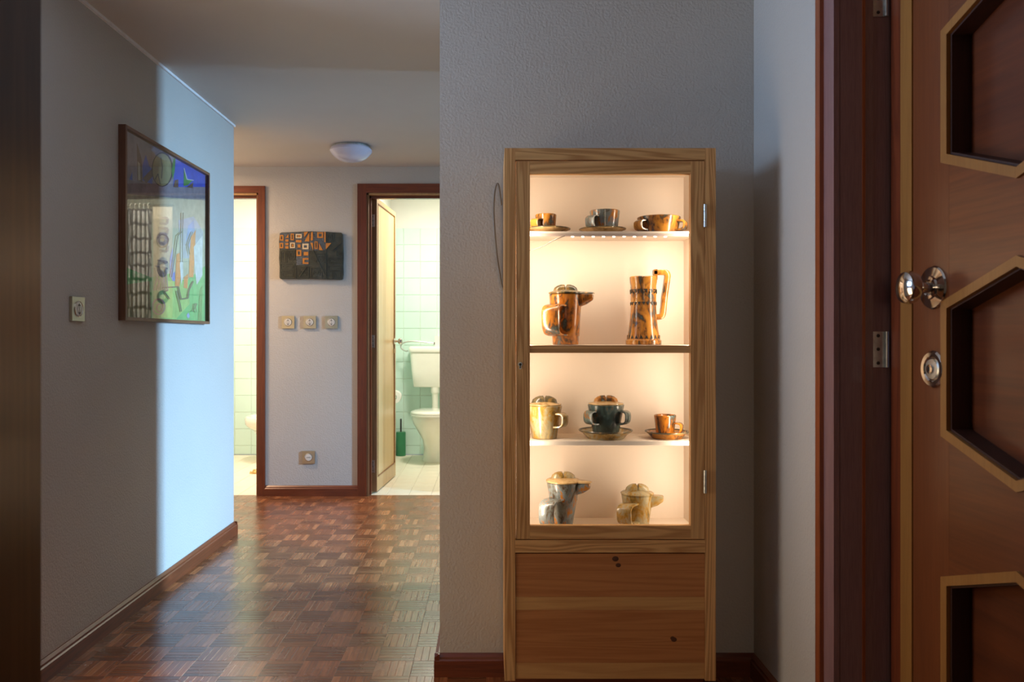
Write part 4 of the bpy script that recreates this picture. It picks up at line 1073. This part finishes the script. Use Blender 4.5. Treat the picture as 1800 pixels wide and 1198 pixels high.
mx0, mx1, my0, my1 = -1.87, -1.35, 6.16, 6.55
bmat = tag(empty('bath_mat', ((mx0+mx1)/2, (my0+my1)/2, 0)), 'shaggy yellow bath mat on the washroom floor', 'mat')
add_box(bm, mx0+0.02, mx1-0.02, my0+0.015, my1-0.015, 0.0005, 0.010)
from_bm('backing', bm, M_mat, bmat)
bm = bmesh.new()
for i in range(40):
    for j in range(30):
        x = mx0+(mx1-mx0)*(i+rq.random())/40; y = my0+(my1-my0)*(j+rq.random())/30; a = rq.uniform(0, 6.28); l = rq.uniform(0.012, 0.024)
        tip = (x+math.cos(a)*0.010, y+math.sin(a)*0.010, l)
        v = [bm.verts.new((x+0.005*math.cos(a+k*2.094), y+0.005*math.sin(a+k*2.094), 0.001)) for k in range(3)]+[bm.verts.new(tip)]
        for f in ((0, 1, 3), (1, 2, 3), (2, 0, 3)): bm.faces.new([v[k] for k in f])
tag(from_bm('tufts', bm, M_mat, bmat), kind='stuff')
# things mirrored in the picture glass: shower rail, curtain and a printed cloth
cur = tag(empty('shower_curtain', (0.11, 6.40, 0.12)), 'gathered shower curtain with a dark lattice print, mirrored in the picture glass', 'curtain')
bm = bmesh.new(); uvl = bm.loops.layers.uv.new('UVMap'); nx_, nz_ = 60, 8
g = [[bm.verts.new((0.01+0.21*i/nx_, 6.40+0.030*math.sin(i*0.62), 0.12+1.97*j/nz_)) for i in range(nx_+1)] for j in range(nz_+1)]
for j in range(nz_):
    for i in range(nx_):
        f = bm.faces.new([g[j][i], g[j][i+1], g[j+1][i+1], g[j+1][i]])
        for lp, (a, b_) in zip(f.loops, ((i, j), (i+1, j), (i+1, j+1), (i, j+1))): lp[uvl].uv = (a/nx_*0.8, b_/nz_*1.97)
me = bpy.data.meshes.new('curtain_cloth'); bm.to_mesh(me); bm.free(); link('cloth', me, M_curtain, cur, True)
for i in range(6):
    x = 0.03+0.035*i
    bm = bmesh.new(); add_sweep(bm, [(x, 6.40+0.020*math.cos(t), 2.110+0.024*math.sin(t)) for t in [2*math.pi*k/16 for k in range(16)]], (1, 0, 0), 0.006, 0.004, True)
    from_bm('ring', bm, M_porc, cur, True)
tag(tube('shower_rail', [(-0.17, 6.40, 2.118), (1.088, 6.40, 2.118)], 0.010, M_chrome), 'chrome shower rail carrying the curtain, mirrored in the picture glass', 'rail')
cl = tag(empty('printed_cloth', (-0.085, 6.40, 0.6)), 'pale hanging cloth with dark round prints, mirrored in the picture glass', 'cloth')
prism('cloth', [(-0.16, 0.55), (-0.005, 0.55), (-0.005, 2.106), (-0.16, 2.106)], 6.398, 6.402, 'y', M_cloth, cl)
for k, zc in enumerate((1.85, 1.62, 1.38, 1.12, 0.86)):
    lathe('print', [(0.055, 0), (0.050, 0.0006)], (-0.083, 6.398, zc), M_print, cl, 20, sx=0.9, sy=1.5 if k % 2 else 1.0, tilt=ROT_X)
    lathe('print_centre', [(0.026, 0.0005), (0.024, 0.001)], (-0.083, 6.398, zc), M_cloth, cl, 16, sx=0.9, sy=1.3 if k % 2 else 0.9, tilt=ROT_X)
